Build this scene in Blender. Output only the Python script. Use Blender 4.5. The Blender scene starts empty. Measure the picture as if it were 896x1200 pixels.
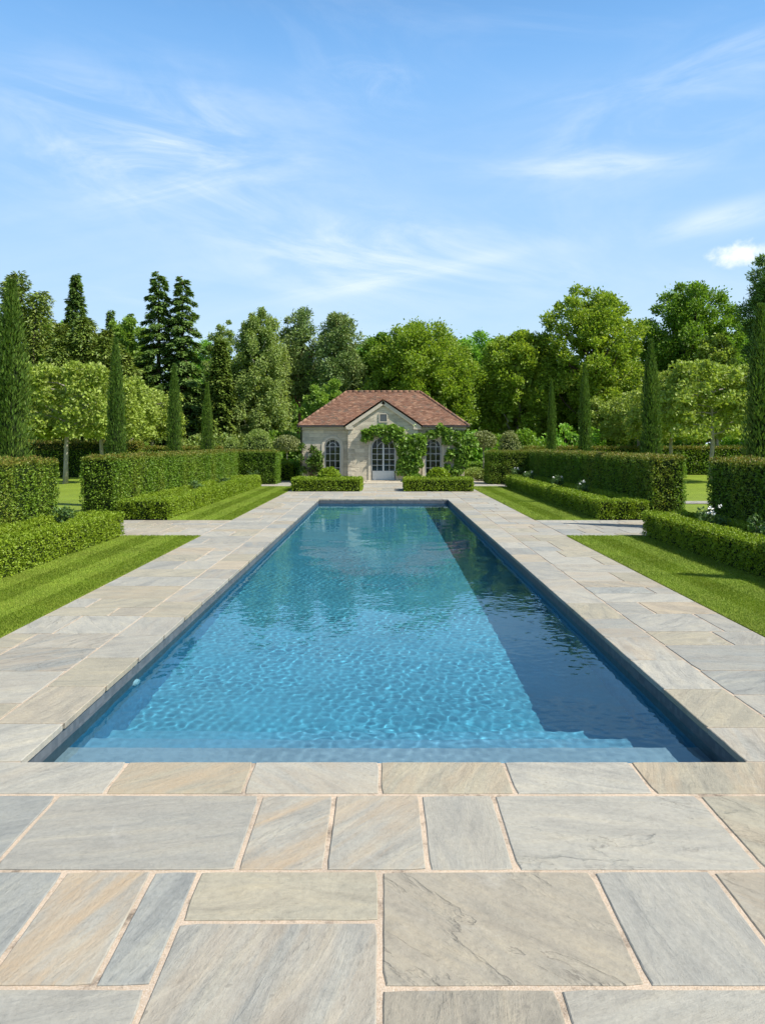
import bpy, bmesh, math, random
import numpy as np
from mathutils import Vector, Matrix

S = bpy.context.scene
COL = S.collection
R = math.radians

# ------------------------------------------------------------------ camera, world, sun, exposure
F = 850.0 / 1200.0                       # focal length in picture heights
cam_d = bpy.data.cameras.new('camera'); cam = bpy.data.objects.new('camera', cam_d); COL.objects.link(cam)
cam_d.sensor_fit = 'VERTICAL'; cam_d.sensor_height = 36; cam_d.sensor_width = 27
cam_d.lens = 36 * F
cam_d.shift_y = -0.0675; cam_d.shift_x = -0.0008
cam_d.clip_start = 0.1; cam_d.clip_end = 6000
cam.location = (0, 0, 2.0); cam.rotation_euler = (R(90), 0, 0)
S.camera = cam

SUN_EL, SUN_AZ = 50.0, -22.0             # azimuth from +X, negative = towards the camera side
SUN_STRENGTH, SKY_STRENGTH, EXPOSURE = 5.0, 0.070, 0.60
sd = bpy.data.lights.new('sun', 'SUN'); sun = bpy.data.objects.new('sun', sd); COL.objects.link(sun)
sd.energy = SUN_STRENGTH; sd.angle = R(0.5); sd.color = (1.0, 0.95, 0.87)
sv = Vector((math.cos(R(SUN_EL)) * math.cos(R(SUN_AZ)), math.cos(R(SUN_EL)) * math.sin(R(SUN_AZ)), math.sin(R(SUN_EL))))
sun.rotation_euler = sv.to_track_quat('Z', 'Y').to_euler()
sun.location = (30, -10, 40)
sd.cycles.is_caustics_light = True

S.view_settings.view_transform = 'Standard'; S.view_settings.look = 'None'
S.view_settings.exposure = EXPOSURE; S.view_settings.gamma = 1; S.view_settings.use_curve_mapping = False
S.render.engine = 'CYCLES'
cy = S.cycles
cy.max_bounces = 10; cy.diffuse_bounces = 4; cy.glossy_bounces = 4; cy.transmission_bounces = 8
cy.transparent_max_bounces = 8; cy.volume_bounces = 0
cy.caustics_reflective = False; cy.caustics_refractive = True; cy.blur_glossy = 0.3
cy.sample_clamp_indirect = 6
cy.use_denoising = True
cy.use_adaptive_sampling = True; cy.adaptive_threshold = 0.015

class NT:
    """small helper round a node tree"""
    def __init__(s, nt): s.nt = nt; nt.nodes.clear()
    def n(s, t, **kw):
        nd = s.nt.nodes.new(t)
        for k, v in kw.items(): setattr(nd, k, v)
        return nd
    def put(s, sock, v):
        if hasattr(v, 'is_output') or isinstance(v, bpy.types.NodeSocket): s.nt.links.new(v, sock)
        elif v is not None:
            if hasattr(sock.default_value, '__len__') and isinstance(v, (tuple, list)) and len(v) == 3 and len(sock.default_value) == 4: v = (*v, 1)
            sock.default_value = v
    def m(s, op, a, b=None, c=None, clamp=False):
        nd = s.n('ShaderNodeMath', operation=op, use_clamp=clamp)
        for i, v in enumerate((a, b, c)):
            if v is not None: s.put(nd.inputs[i], v)
        return nd.outputs[0]
    def vm(s, op, a, b=None):
        nd = s.n('ShaderNodeVectorMath', operation=op)
        s.put(nd.inputs[0], a)
        if b is not None: s.put(nd.inputs[3 if op == 'SCALE' else 1], b)
        return nd.outputs[0]
    def xyz(s, x, y, z):
        nd = s.n('ShaderNodeCombineXYZ')
        for i, v in enumerate((x, y, z)): s.put(nd.inputs[i], v)
        return nd.outputs[0]
    def sep(s, v):
        nd = s.n('ShaderNodeSeparateXYZ'); s.put(nd.inputs[0], v); return nd.outputs
    def noise(s, vec, scale, detail=4, rough=.55, dist=0.0):
        nd = s.n('ShaderNodeTexNoise'); s.put(nd.inputs['Vector'], vec)
        nd.inputs['Scale'].default_value = scale; nd.inputs['Detail'].default_value = detail
        nd.inputs['Roughness'].default_value = rough; nd.inputs['Distortion'].default_value = dist
        return nd.outputs['Fac']
    def ramp(s, fac, stops, interp='LINEAR'):
        nd = s.n('ShaderNodeValToRGB'); s.put(nd.inputs[0], fac); cr = nd.color_ramp; cr.interpolation = interp
        while len(cr.elements) < len(stops): cr.elements.new(0.5)
        for e, (p, c) in zip(cr.elements, stops):
            e.position = p; e.color = (*c, 1) if len(c) == 3 else c
        return nd.outputs[0]
    def mr(s, v, a, b, c=0., d=1., smooth=False):
        nd = s.n('ShaderNodeMapRange', interpolation_type='SMOOTHSTEP' if smooth else 'LINEAR'); s.put(nd.inputs[0], v)
        for i, x in enumerate((a, b, c, d)): nd.inputs[i + 1].default_value = x
        return nd.outputs[0]
    def mix(s, f, a, b, blend='MIX'):
        nd = s.n('ShaderNodeMix', data_type='RGBA', blend_type=blend)
        s.put(nd.inputs[0], f); s.put(nd.inputs[6], a); s.put(nd.inputs[7], b)
        return nd.outputs[2]
    def bump(s, h, dist, strength=1.0, normal=None):
        nd = s.n('ShaderNodeBump'); s.put(nd.inputs['Height'], h); nd.inputs['Distance'].default_value = dist
        nd.inputs['Strength'].default_value = strength
        if normal is not None: s.put(nd.inputs['Normal'], normal)
        return nd.outputs[0]
    def bsdf(s, color, rough=.8, normal=None, spec=.3, metal=0.):
        nd = s.n('ShaderNodeBsdfPrincipled'); s.put(nd.inputs['Base Color'], color); s.put(nd.inputs['Roughness'], rough)
        nd.inputs['Specular IOR Level'].default_value = spec; nd.inputs['Metallic'].default_value = metal
        if normal is not None: s.put(nd.inputs['Normal'], normal)
        return nd.outputs[0]
    def out(s, sh, vol=None):
        o = s.n('ShaderNodeOutputMaterial')
        if sh is not None: s.nt.links.new(sh, o.inputs['Surface'])
        if vol is not None: s.nt.links.new(vol, o.inputs['Volume'])

# ---- world: Nishita sky with thin cirrus (all by world direction)
W = bpy.data.worlds.new('World'); S.world = W; W.use_nodes = True
t = NT(W.node_tree)
sky = t.n('ShaderNodeTexSky', sky_type='NISHITA'); sky.sun_disc = False
sky.sun_elevation = R(SUN_EL); sky.sun_rotation = R(90 - SUN_AZ)
sky.altitude = 0; sky.air_density = 1.0; sky.dust_density = 0.8; sky.ozone_density = 1.0
dx, dy, dz = t.sep(t.n('ShaderNodeTexCoord').outputs['Generated'])
den = t.m('MAXIMUM', t.m('ABSOLUTE', dy), 0.12)
u = t.m('DIVIDE', dx, den); v = t.m('DIVIDE', dz, den)
def patch(px, py, a, b, tilt):
    u0, v0 = (px - 449) / 850, (519 - py) / 850
    du, dv = t.m('SUBTRACT', u, u0), t.m('SUBTRACT', v, v0)
    c, s_ = math.cos(R(tilt)), math.sin(R(tilt))
    p = t.m('ADD', t.m('MULTIPLY', du, c / a), t.m('MULTIPLY', dv, s_ / a))
    q = t.m('ADD', t.m('MULTIPLY', du, -s_ / b), t.m('MULTIPLY', dv, c / b))
    return t.m('POWER', 2.718, t.m('MULTIPLY', t.m('ADD', t.m('MULTIPLY', p, p), t.m('MULTIPLY', q, q)), -1.0))
def streaks(tilt, sx, sy, off, dist, lo, hi):
    c, s_ = math.cos(R(tilt)), math.sin(R(tilt))
    p = t.m('ADD', t.m('MULTIPLY', u, c), t.m('MULTIPLY', v, s_))
    q = t.m('ADD', t.m('MULTIPLY', u, -s_), t.m('MULTIPLY', v, c))
    vec = t.xyz(t.m('MULTIPLY', p, sx), t.m('MULTIPLY', q, sy), off)
    return t.mr(t.noise(vec, 1.0, 9, .62, dist), lo, hi, 0, 1, True)
def add(a, b): return t.m('ADD', a, b)
def mul(a, b): return t.m('MULTIPLY', a, b)
cl = mul(mul(patch(190, 175, .20, .085, -14), streaks(-18, 4, 13, 3.1, .9, .32, .80)), .80)
cl = add(cl, mul(mul(patch(215, 215, .13, .018, 12), streaks(12, 3, 22, 7.7, .5, .26, .80)), .62))
cl = add(cl, mul(mul(patch(425, 92, .06, .03, -5), streaks(-30, 7, 12, 1.7, .8, .42, .75)), .35))
cl = add(cl, mul(mul(patch(450, 300, .23, .055, -3), streaks(-12, 4, 16, 5.2, .7, .36, .72)), .52))
cl = add(cl, mul(mul(patch(440, 328, .16, .011, 11), streaks(11, 3, 26, 9.4, .5, .25, .75)), .55))
cl = add(cl, mul(mul(patch(745, 150, .20, .07, 12), streaks(14, 4, 13, 12.9, .9, .34, .85)), .40))
cl = add(cl, mul(mul(patch(860, 70, .16, .05, 20), streaks(22, 4, 14, 15.3, .7, .36, .74)), .3))
cl = add(cl, mul(mul(patch(850, 255, .10, .018, 14), streaks(14, 4, 20, 18.1, .5, .30, .70)), .5))
cl = add(cl, mul(mul(patch(690, 195, .14, .015, 3), streaks(3, 4, 24, 21.6, .5, .30, .70)), .4))
cl = add(cl, mul(mul(patch(130, 345, .05, .007, -12), streaks(-12, 4, 24, 25.0, .4, .30, .70)), .35))
cl = add(cl, mul(streaks(-8, 2.2, 6, 31.0, .8, .46, .85), .16))
cl = add(cl, mul(t.mr(v, .12, .55, .20, 0.0), streaks(4, 1.2, 5, 40.0, .6, .2, .8)))
puff = t.noise(t.xyz(mul(u, 26), mul(v, 34), 2.0), 1.0, 8, .6, .2)
cum = t.mr(add(patch(872, 298, .066, .019, 8), t.m('MULTIPLY', t.m('SUBTRACT', puff, .5), 1.7)), .34, 1.05, 0, .95, True)
cum = mul(cum, t.mr(patch(870, 296, .09, .03, 8), .1, .4))
cl = t.m('MINIMUM', add(cl, cum), .95)
low = t.ramp(dz, [(0.0, (.62, .80, .98)), (.14, (.50, .74, .98)), (.30, (.35, .62, .97)), (.50, (.20, .48, .93)), (.75, (.10, .30, .70))])
low = t.vm('SCALE', low, 10.6)
skyc = t.mix(t.mr(dz, .42, .80, .88, .0, True), sky.outputs[0], low)     # pale air low in the sky, deep blue overhead
bgc = t.mix(cl, skyc, (10.2, 10.8, 11.4))
bg = t.n('ShaderNodeBackground'); t.put(bg.inputs[0], bgc); bg.inputs[1].default_value = SKY_STRENGTH
wo = t.n('ShaderNodeOutputWorld'); t.nt.links.new(bg.outputs[0], wo.inputs[0])

# ------------------------------------------------------------------ helpers
def at(px, Y): return (px - 449) / 850 * Y
def zat(py, Y): return 2.0 - (py - 519) / 850 * Y
def gy(py): return 1700.0 / (py - 519)

class Acc:
    """collects pieces of ONE mesh"""
    def __init__(s): s.v = []; s.at = []; s.nv = 0; s.li = []; s.lt = []; s.mi = []; s.sm = []
    def add(s, verts, faces, mat=0, smooth=False):
        """faces: (n,k) array or list of index lists"""
        verts = np.asarray(verts, dtype=np.float32).reshape(-1, 3)
        if isinstance(faces, np.ndarray):
            s.li.append((faces + s.nv).ravel().astype(np.int32)); s.lt.append(np.full(len(faces), faces.shape[1], np.int32)); nf = len(faces)
        else:
            s.li.append(np.array([i + s.nv for f in faces for i in f], np.int32)); s.lt.append(np.array([len(f) for f in faces], np.int32)); nf = len(faces)
        s.mi.append(np.full(nf, mat, np.int32)); s.sm.append(np.full(nf, smooth, bool))
        s.v.append(verts); s.nv += len(verts)
    def box(s, x0, x1, y0, y1, z0, z1, mat=0):
        v = [(x, y, z) for z in (z0, z1) for y in (y0, y1) for x in (x0, x1)]
        s.add(v, np.array([(0, 2, 3, 1), (4, 5, 7, 6), (0, 1, 5, 4), (2, 6, 7, 3), (0, 4, 6, 2), (1, 3, 7, 5)]), mat)
    def tube(s, pts, rad, n=7, mat=0, cap=True):
        pts = [Vector(p) for p in pts]; m = len(pts); vs = []
        ref = Vector((0.31, 0.95, 0.1)).normalized()
        for i, p in enumerate(pts):
            d = (pts[min(i + 1, m - 1)] - pts[max(i - 1, 0)]).normalized()
            a = d.cross(ref)
            if a.length < .1: a = d.cross(Vector((1, 0, 0)))
            a.normalize(); b = d.cross(a)
            for k in range(n):
                an = 2 * math.pi * k / n
                vs.append(p + (a * math.cos(an) + b * math.sin(an)) * rad[i])
        fs = [(i * n + k, i * n + (k + 1) % n, (i + 1) * n + (k + 1) % n, (i + 1) * n + k) for i in range(m - 1) for k in range(n)]
        if cap: fs += [tuple(range(n))[::-1], tuple((m - 1) * n + k for k in range(n))]
        s.add([tuple(q) for q in vs], fs, mat, True)
    def leaves(s, P, D, N, L, Wd, mat=0):
        """P base, D direction, N leaf normal, L length, Wd width"""
        n = len(P)
        S_ = np.cross(D, N); S_ /= np.linalg.norm(S_, axis=1, keepdims=True) + 1e-9
        N2 = np.cross(S_, D)
        L = np.broadcast_to(np.asarray(L, float), (n,))[:, None]; Wd = np.broadcast_to(np.asarray(Wd, float), (n,))[:, None]
        v = np.empty((n, 4, 3), np.float32)
        v[:, 0] = P; v[:, 1] = P + D * L * .45 + S_ * Wd * .5 + N2 * Wd * .12
        v[:, 2] = P + D * L; v[:, 3] = P + D * L * .45 - S_ * Wd * .5 + N2 * Wd * .12
        s.add(v.reshape(-1, 3), np.arange(n * 4).reshape(n, 4), mat)
    def mesh(s, name):
        me = bpy.data.meshes.new(name)
        v = np.concatenate(s.v); li = np.concatenate(s.li); lt = np.concatenate(s.lt)
        me.vertices.add(len(v)); me.vertices.foreach_set('co', v.ravel())
        me.loops.add(len(li)); me.loops.foreach_set('vertex_index', li)
        me.polygons.add(len(lt)); ls = np.zeros(len(lt), np.int32); ls[1:] = np.cumsum(lt)[:-1]
        me.polygons.foreach_set('loop_start', ls); me.polygons.foreach_set('loop_total', lt)
        me.polygons.foreach_set('material_index', np.concatenate(s.mi)); me.polygons.foreach_set('use_smooth', np.concatenate(s.sm))
        if s.at:
            at_ = me.attributes.new('stone', 'FLOAT_COLOR', 'POINT'); at_.data.foreach_set('color', np.concatenate(s.at).astype(np.float32).ravel())
        me.update(calc_edges=True); me.validate()
        return me
    def build(s, name, mats, parent=None, loc=None):
        me = s.mesh(name)
        for m in (mats if isinstance(mats, (list, tuple)) else [mats]): me.materials.append(m)
        o = bpy.data.objects.new(name, me); COL.objects.link(o)
        if parent is not None: o.parent = parent
        if loc is not None: o.location = loc
        return o

def tag(o, label=None, cat=None, group=None, kind=None):
    if label: o['label'] = label
    if cat: o['category'] = cat
    if group: o['group'] = group
    if kind: o['kind'] = kind
    return o
def thing(name, loc, label, cat, group=None, rz=0):
    o = bpy.data.objects.new(name, None); COL.objects.link(o); o.empty_display_size = .2
    o.location = loc; o.rotation_euler = (0, 0, rz)
    return tag(o, label, cat, group)
def structure(o): o['kind'] = 'structure'; return o
def dup(root, loc, label, rz=0, scale=(1, 1, 1), group=None):
    r = root.copy(); COL.objects.link(r); r.location = loc; r.rotation_euler = (0, 0, rz); r.scale = scale; r['label'] = label
    if group: r['group'] = group
    for ch in list(root.children):
        c = ch.copy(); COL.objects.link(c); c.parent = r
        for g in list(ch.children):
            d = g.copy(); COL.objects.link(d); d.parent = c
    return r
def unit(a): return a / (np.linalg.norm(a, axis=-1, keepdims=True) + 1e-9)
def sph(rng, n): return unit(rng.normal(size=(n, 3)))

# ------------------------------------------------------------------ materials
def new_mat(name):
    m = bpy.data.materials.new(name); m.use_nodes = True
    return m, NT(m.node_tree)
def leaf_mat(name, cols, var=.25, transl=.3, patch_scale=.35, tip=None, pw=.4, spec=.35, rough=.5):
    """leaf colours picked per leaf, drifting slowly over the plant"""
    m, t = new_mat(name)
    geo = t.n('ShaderNodeNewGeometry'); rnd = geo.outputs['Random Per Island']
    big = t.noise(t.vm('MULTIPLY', geo.outputs['Position'], (1, 1, .3)), patch_scale, 3, .6)
    f = t.m('ADD', t.m('MULTIPLY', rnd, 1 - pw), t.m('MULTIPLY', t.mr(big, .33, .67), pw))
    n = len(cols)
    c = t.ramp(f, [(i / max(1, n - 1), k) for i, k in enumerate(cols)])
    wn = t.n('ShaderNodeTexWhiteNoise', noise_dimensions='1D'); t.put(wn.inputs['W'], t.m('MULTIPLY', rnd, 913.7))
    c = t.mix(1.0, c, t.ramp(wn.outputs['Value'], [(0, (1 - var,) * 3), (1, (1 + var,) * 3)]), 'MULTIPLY')
    if tip:
        z = t.sep(t.n('ShaderNodeTexCoord').outputs['Object'])[2]
        c = t.mix(t.m('MULTIPLY', t.mr(z, tip[0], tip[1]), t.mr(wn.outputs['Value'], .2, .7)), c, tip[2])
    a = t.bsdf(c, rough, None, spec)
    tr = t.n('ShaderNodeBsdfTranslucent'); t.put(tr.inputs[0], t.mix(1.0, c, (1.25, 1.25, .7), 'MULTIPLY'))
    ms = t.n('ShaderNodeMixShader'); ms.inputs[0].default_value = transl
    t.nt.links.new(a, ms.inputs[1]); t.nt.links.new(tr.outputs[0], ms.inputs[2])
    t.out(ms.outputs[0]); return m
def plain_mat(name, col, rough=.7, spec=.3, metal=0., nscale=8, namt=.15, bump=0.):
    m, t = new_mat(name)
    p = t.n('ShaderNodeTexCoord').outputs['Object']
    nz = t.noise(p, nscale, 5, .6)
    c = t.mix(1.0, col, t.ramp(nz, [(.2, (1 - namt,) * 3), (.8, (1 + namt,) * 3)]), 'MULTIPLY')
    t.out(t.bsdf(c, rough, t.bump(nz, bump) if bump else None, spec, metal)); return m

MB = {}
MB['box'] = leaf_mat('box_leaves', [(.135, .22, .010), (.205, .30, .016), (.285, .37, .028)], .3, .3, .5)
MB['yew'] = leaf_mat('yew_leaves', [(.07, .155, .010), (.12, .225, .014), (.16, .25, .02), (.215, .235, .03)], .35, .28, .75, pw=.6, tip=(1.5, 1.64, (.21, .17, .03)))
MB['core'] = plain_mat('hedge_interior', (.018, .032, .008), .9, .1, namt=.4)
MB['cypress'] = leaf_mat('cypress_sprays', [(0.05, 0.106, 0.013), (0.088, 0.163, 0.018), (0.15, 0.219, 0.03)], .3, .2, .8)
MB['lime'] = leaf_mat('lime_leaves', [(.20,.285,.035), (.285,.37,.06), (.365,.43,.10)], .25, .35, .5)
MB['oak_olive'] = leaf_mat('olive_oak_leaves', [(0.136, 0.234, 0.022), (0.223, 0.329, 0.033), (0.334, 0.409, 0.052)], .3, .42, .25)
MB['oak_green'] = leaf_mat('green_leaves', [(.10,.20,.020), (.15,.27,.028), (.215,.33,.045)], .3, .42, .25)
MB['oak_dark'] = leaf_mat('dark_green_leaves', [(0.122, 0.259, 0.032), (0.192, 0.382, 0.047), (0.294, 0.504, 0.059)], .3, .42, .25)
MB['bright'] = leaf_mat('fresh_green_leaves', [(0.151, 0.264, 0.037), (0.227, 0.358, 0.056), (0.321, 0.42, 0.075)], .25, .4, .3)
MB['birch'] = leaf_mat('birch_leaves', [(0.165, 0.251, 0.058), (0.251, 0.337, 0.086), (0.328, 0.386, 0.116)], .25, .42, .3)
MB['spruce'] = leaf_mat('spruce_needles', [(0.091, 0.177, 0.039), (0.142, 0.239, 0.053), (0.222, 0.312, 0.074)], .3, .25, .3)
MB['yewtree'] = leaf_mat('olive_conifer_sprays', [(0.08, 0.14, 0.021), (0.144, 0.206, 0.029), (0.232, 0.272, 0.044)], .3, .15, .3)
MB['pine'] = leaf_mat('pine_needles', [(0.12, 0.202, 0.059), (0.186, 0.269, 0.076), (0.289, 0.336, 0.103)], .3, .12, .3)
MB['vine'] = leaf_mat('vine_leaves', [(0.111, 0.221, 0.026), (0.169, 0.299, 0.039), (0.247, 0.377, 0.072)], .3, .35, .9)
MB['rose'] = leaf_mat('rose_leaves', [(0.06, 0.12, 0.03), (0.09, 0.168, 0.042), (0.12, 0.204, 0.06)], .3, .3, .9)
MB['pale'] = leaf_mat('pale_shrub_leaves', [(0.165, 0.198, 0.066), (0.22, 0.253, 0.094), (0.275, 0.297, 0.121)], .25, .3, .7)
MB['wood'] = leaf_mat('wood_leaves', [(0.086, 0.157, 0.033), (0.144, 0.237, 0.042), (0.199, 0.304, 0.053)], .3, .25, .15)
MB['petal'] = plain_mat('white_petals', (.82, .82, .76), .6, .2, namt=.05)
MB['bark'] = plain_mat('grey_brown_bark', (.085, .065, .045), .9, .15, nscale=5, namt=.45, bump=.03)
MB['palebark'] = plain_mat('pale_grey_bark', (.34, .31, .25), .85, .15, nscale=6, namt=.35, bump=.02)
MB['birchbark'] = plain_mat('white_birch_bark', (.52, .49, .43), .8, .2, nscale=4, namt=.5, bump=.01)
MB['pinebark'] = plain_mat('orange_pine_bark', (.22, .12, .07), .9, .15, nscale=5, namt=.45, bump=.03)
MB['soil'] = plain_mat('garden_soil', (.06, .045, .03), .95, .1, nscale=12, namt=.5, bump=.03)

def grass_mat(name, blades):
    m, t = new_mat(name)
    geo = t.n('ShaderNodeNewGeometry'); p = geo.outputs['Position']; x, y, z = t.sep(p)
    n1 = t.noise(p, 1.6, 5, .6); n2 = t.noise(p, 28, 3, .6)
    if blades:
        rnd = geo.outputs['Random Per Island']
        c = t.ramp(rnd, [(0, (.145, .235, .016)), (.5, (.215, .31, .026)), (1, (.30, .37, .055))])
    else:
        c = t.ramp(n2, [(.25, (.12, .18, .012)), (.55, (.175, .245, .018)), (.8, (.24, .30, .035))])
    c = t.mix(t.mr(n1, .45, .75, 0, .45), c, (.20, .235, .03))
    c = t.mix(1.0, c, t.ramp(t.noise(p, .7, 2), [(.3, (.86,) * 3), (.7, (1.12,) * 3)]), 'MULTIPLY')
    bs = t.bsdf(c, .65, None if blades else t.bump(t.noise(p, 90, 3), .02), .25)
    if blades:
        tr = t.n('ShaderNodeBsdfTranslucent'); t.put(tr.inputs[0], c)
        ms = t.n('ShaderNodeMixShader'); ms.inputs[0].default_value = .3
        t.nt.links.new(bs, ms.inputs[1]); t.nt.links.new(tr.outputs[0], ms.inputs[2]); bs = ms.outputs[0]
    t.out(bs); return m
MB['turf'] = grass_mat('mown_turf', False); MB['blade'] = grass_mat('grass_blades', True)

def paving_mat():
    m, t = new_mat('riven_sandstone')
    geo = t.n('ShaderNodeNewGeometry'); p = geo.outputs['Position']
    atn = t.n('ShaderNodeAttribute', attribute_name='stone'); tone, cleft, rustv = t.sep(atn.outputs['Vector']); rnd = atn.outputs['Alpha']
    def wn(k):
        w = t.n('ShaderNodeTexWhiteNoise', noise_dimensions='1D'); t.put(w.inputs['W'], t.m('MULTIPLY', rnd, k)); return w.outputs['Value']
    r1, r2, r3 = wn(531.3), wn(917.1), wn(277.9)
    rot = t.n('ShaderNodeVectorRotate', rotation_type='Z_AXIS'); t.put(rot.inputs['Vector'], p); t.put(rot.inputs['Angle'], t.m('MULTIPLY', rnd, 3.1416))
    q = t.vm('ADD', rot.outputs[0], t.xyz(t.m('MULTIPLY', r1, 40), t.m('MULTIPLY', r3, 40), t.m('MULTIPLY', r2, 20)))
    st = t.vm('MULTIPLY', q, (1.0, 4.5, 1.0))
    base = t.ramp(tone, [(0, (.275, .285, .275)), (.12, (.315, .312, .287)), (.28, (.35, .343, .31)), (.43, (.335, .315, .255)),
                         (.58, (.31, .288, .242)), (.72, (.355, .328, .272)), (.88, (.37, .327, .26))], 'CONSTANT')
    base = t.mix(1.0, base, t.ramp(r3, [(0, (.93, .93, .93)), (1, (1.07, 1.07, 1.07))]), 'MULTIPLY')
    base = t.mix(1.0, base, (.895, .888, .85), 'MULTIPLY')
    streak = t.noise(st, 1.7, 7, .62, .8); fine = t.noise(q, 34, 5, .7); med = t.noise(q, 5, 6, .65, .4)
    c = t.mix(1.0, base, t.ramp(streak, [(.28, (.74, .75, .77)), (.5, (1, 1, 1)), (.72, (1.18, 1.14, 1.06))]), 'MULTIPLY')
    c = t.mix(1.0, c, t.ramp(med, [(.25, (.84, .85, .86)), (.5, (1, 1, 1)), (.78, (1.1, 1.08, 1.05))]), 'MULTIPLY')
    c = t.mix(1.0, c, t.ramp(fine, [(.25, (.80,) * 3), (.5, (1,) * 3), (.75, (1.13,) * 3)]), 'MULTIPLY')
    rust = t.m('MULTIPLY', t.mr(t.noise(t.vm('MULTIPLY', q, (.6, 3.6, 1)), 1.5, 5, .6, .5), .40, .62, 0, 1, True), rustv)
    c = t.mix(rust, c, t.mix(t.mr(med, .35, .65), (.375, .28, .175), (.35, .285, .20)))
    pale = t.m('MULTIPLY', t.mr(t.noise(q, 2.2, 6, .7, 1.0), .58, .8, 0, 1, True), .35)
    c = t.mix(pale, c, (.50, .49, .45))
    spots = t.mr(t.noise(q, 17, 2, .5), .70, .76, 0, .55)
    c = t.mix(t.m('MULTIPLY', spots, t.mr(r2, .3, .8)), c, (.13, .12, .10))
    # riven relief: terraced layers
    lay = t.noise(t.vm('MULTIPLY', q, (.9, 2.4, 1.0)), 1.1, 6, .56, .45)
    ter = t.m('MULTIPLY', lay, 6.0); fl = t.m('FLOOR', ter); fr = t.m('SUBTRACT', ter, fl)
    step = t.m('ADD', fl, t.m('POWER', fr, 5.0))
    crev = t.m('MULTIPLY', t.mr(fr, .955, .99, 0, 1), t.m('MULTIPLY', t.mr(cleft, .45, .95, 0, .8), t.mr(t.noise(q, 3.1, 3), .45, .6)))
    c = t.mix(crev, c, (.12, .105, .085))  # ledge crevices darkened in the colour: painted shadow as well as dirt
    n = t.bump(t.m('MULTIPLY', step, t.m('ADD', .06, cleft)), .011, 1.0)
    n = t.bump(streak, .012, 1.0, n)
    n = t.bump(t.noise(st, 9, 6, .7), .0035, .9, n)
    n = t.bump(fine, .0055, .9, n)
    n = t.bump(t.noise(q, 150, 3, .7), .0014, .9, n)
    t.out(t.bsdf(c, t.mr(streak, .3, .7, .62, .8), n, .35)); return m
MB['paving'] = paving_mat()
def mortar_mat():
    m, t = new_mat('sandy_mortar')
    p = t.n('ShaderNodeNewGeometry').outputs['Position']
    c = t.ramp(t.noise(p, 120, 4, .7), [(.3, (.40, .30, .21)), (.6, (.545, .455, .36)), (.8, (.61, .53, .44))])
    c = t.mix(1.0, c, t.ramp(t.noise(p, 1.7, 5, .7), [(.3, (.72, .74, .76)), (.65, (1.06, 1.05, 1.03))]), 'MULTIPLY')
    c = t.mix(t.mr(t.noise(p, 5, 7, .75), .53, .68, 0, .8), c, (.07, .06, .05))
    t.out(t.bsdf(c, .9, t.bump(t.noise(p, 200, 3), .004), .1)); return m
MB['mortar'] = mortar_mat()

def pool_mat(name, c0, c1, tile):
    m, t = new_mat(name)
    p = t.n('ShaderNodeNewGeometry').outputs['Position']
    v = t.n('ShaderNodeTexVoronoi', distance='CHEBYCHEV'); t.put(v.inputs['Vector'], p); v.inputs['Scale'].default_value = 1 / tile; v.inputs['Randomness'].default_value = 0.0
    w = t.n('ShaderNodeTexWhiteNoise', noise_dimensions='3D'); t.put(w.inputs['Vector'], v.outputs['Position'])
    c = t.mix(w.outputs['Value'], c0, c1)
    c = t.mix(1.0, c, t.ramp(t.noise(p, 1.3, 4), [(.3, (.88,) * 3), (.7, (1.1,) * 3)]), 'MULTIPLY')
    t.out(t.bsdf(c, .5, None, .4)); return m
MB['pool_floor'] = pool_mat('blue_pool_mosaic', (.118, .305, .355), (.134, .325, .375), .03)
MB['pool_wall'] = pool_mat('slate_pool_tiles', (.075, .09, .105), (.115, .13, .145), .05)
MB['pool_side'] = pool_mat('blue_side_mosaic', (.05, .20, .33), (.07, .25, .40), .03)
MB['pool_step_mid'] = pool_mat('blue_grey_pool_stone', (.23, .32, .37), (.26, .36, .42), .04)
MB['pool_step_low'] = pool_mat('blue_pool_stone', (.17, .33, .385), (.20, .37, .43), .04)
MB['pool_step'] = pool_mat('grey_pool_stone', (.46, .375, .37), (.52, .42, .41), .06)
def water_mat():
    m, t = new_mat('pool_water')
    gs = t.n('ShaderNodeBsdfGlass'); gs.inputs['IOR'].default_value = 1.33; gs.inputs['Roughness'].default_value = 0
    t.put(gs.inputs['Color'], (.63, .90, 1.0)); t.out(gs.outputs[0]); return m
MB['water'] = water_mat()

# ------------------------------------------------------------------ ground, paving, pool
PX, PY0, PY1 = 2.27, 4.555, 25.75        # pool opening
CW = 0.5                                  # coping width
def ring(acc, X, Y0, Y1, x0, x1, y0, y1, z, mat=0):
    acc.add([(x0, y0, z), (x1, y0, z), (x1, Y0, z), (x0, Y0, z)], np.array([(0, 1, 2, 3)]), mat)
    acc.add([(x0, Y1, z), (x1, Y1, z), (x1, y1, z), (x0, y1, z)], np.array([(0, 1, 2, 3)]), mat)
    acc.add([(x0, Y0, z), (-X, Y0, z), (-X, Y1, z), (x0, Y1, z)], np.array([(0, 1, 2, 3)]), mat)
    acc.add([(X, Y0, z), (x1, Y0, z), (x1, Y1, z), (X, Y1, z)], np.array([(0, 1, 2, 3)]), mat)
a = Acc(); ring(a, PX + .1, PY0 - .1, PY1 + .1, -900, 900, -300, 1500, -.03)
structure(a.build('ground', MB['turf']))

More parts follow.
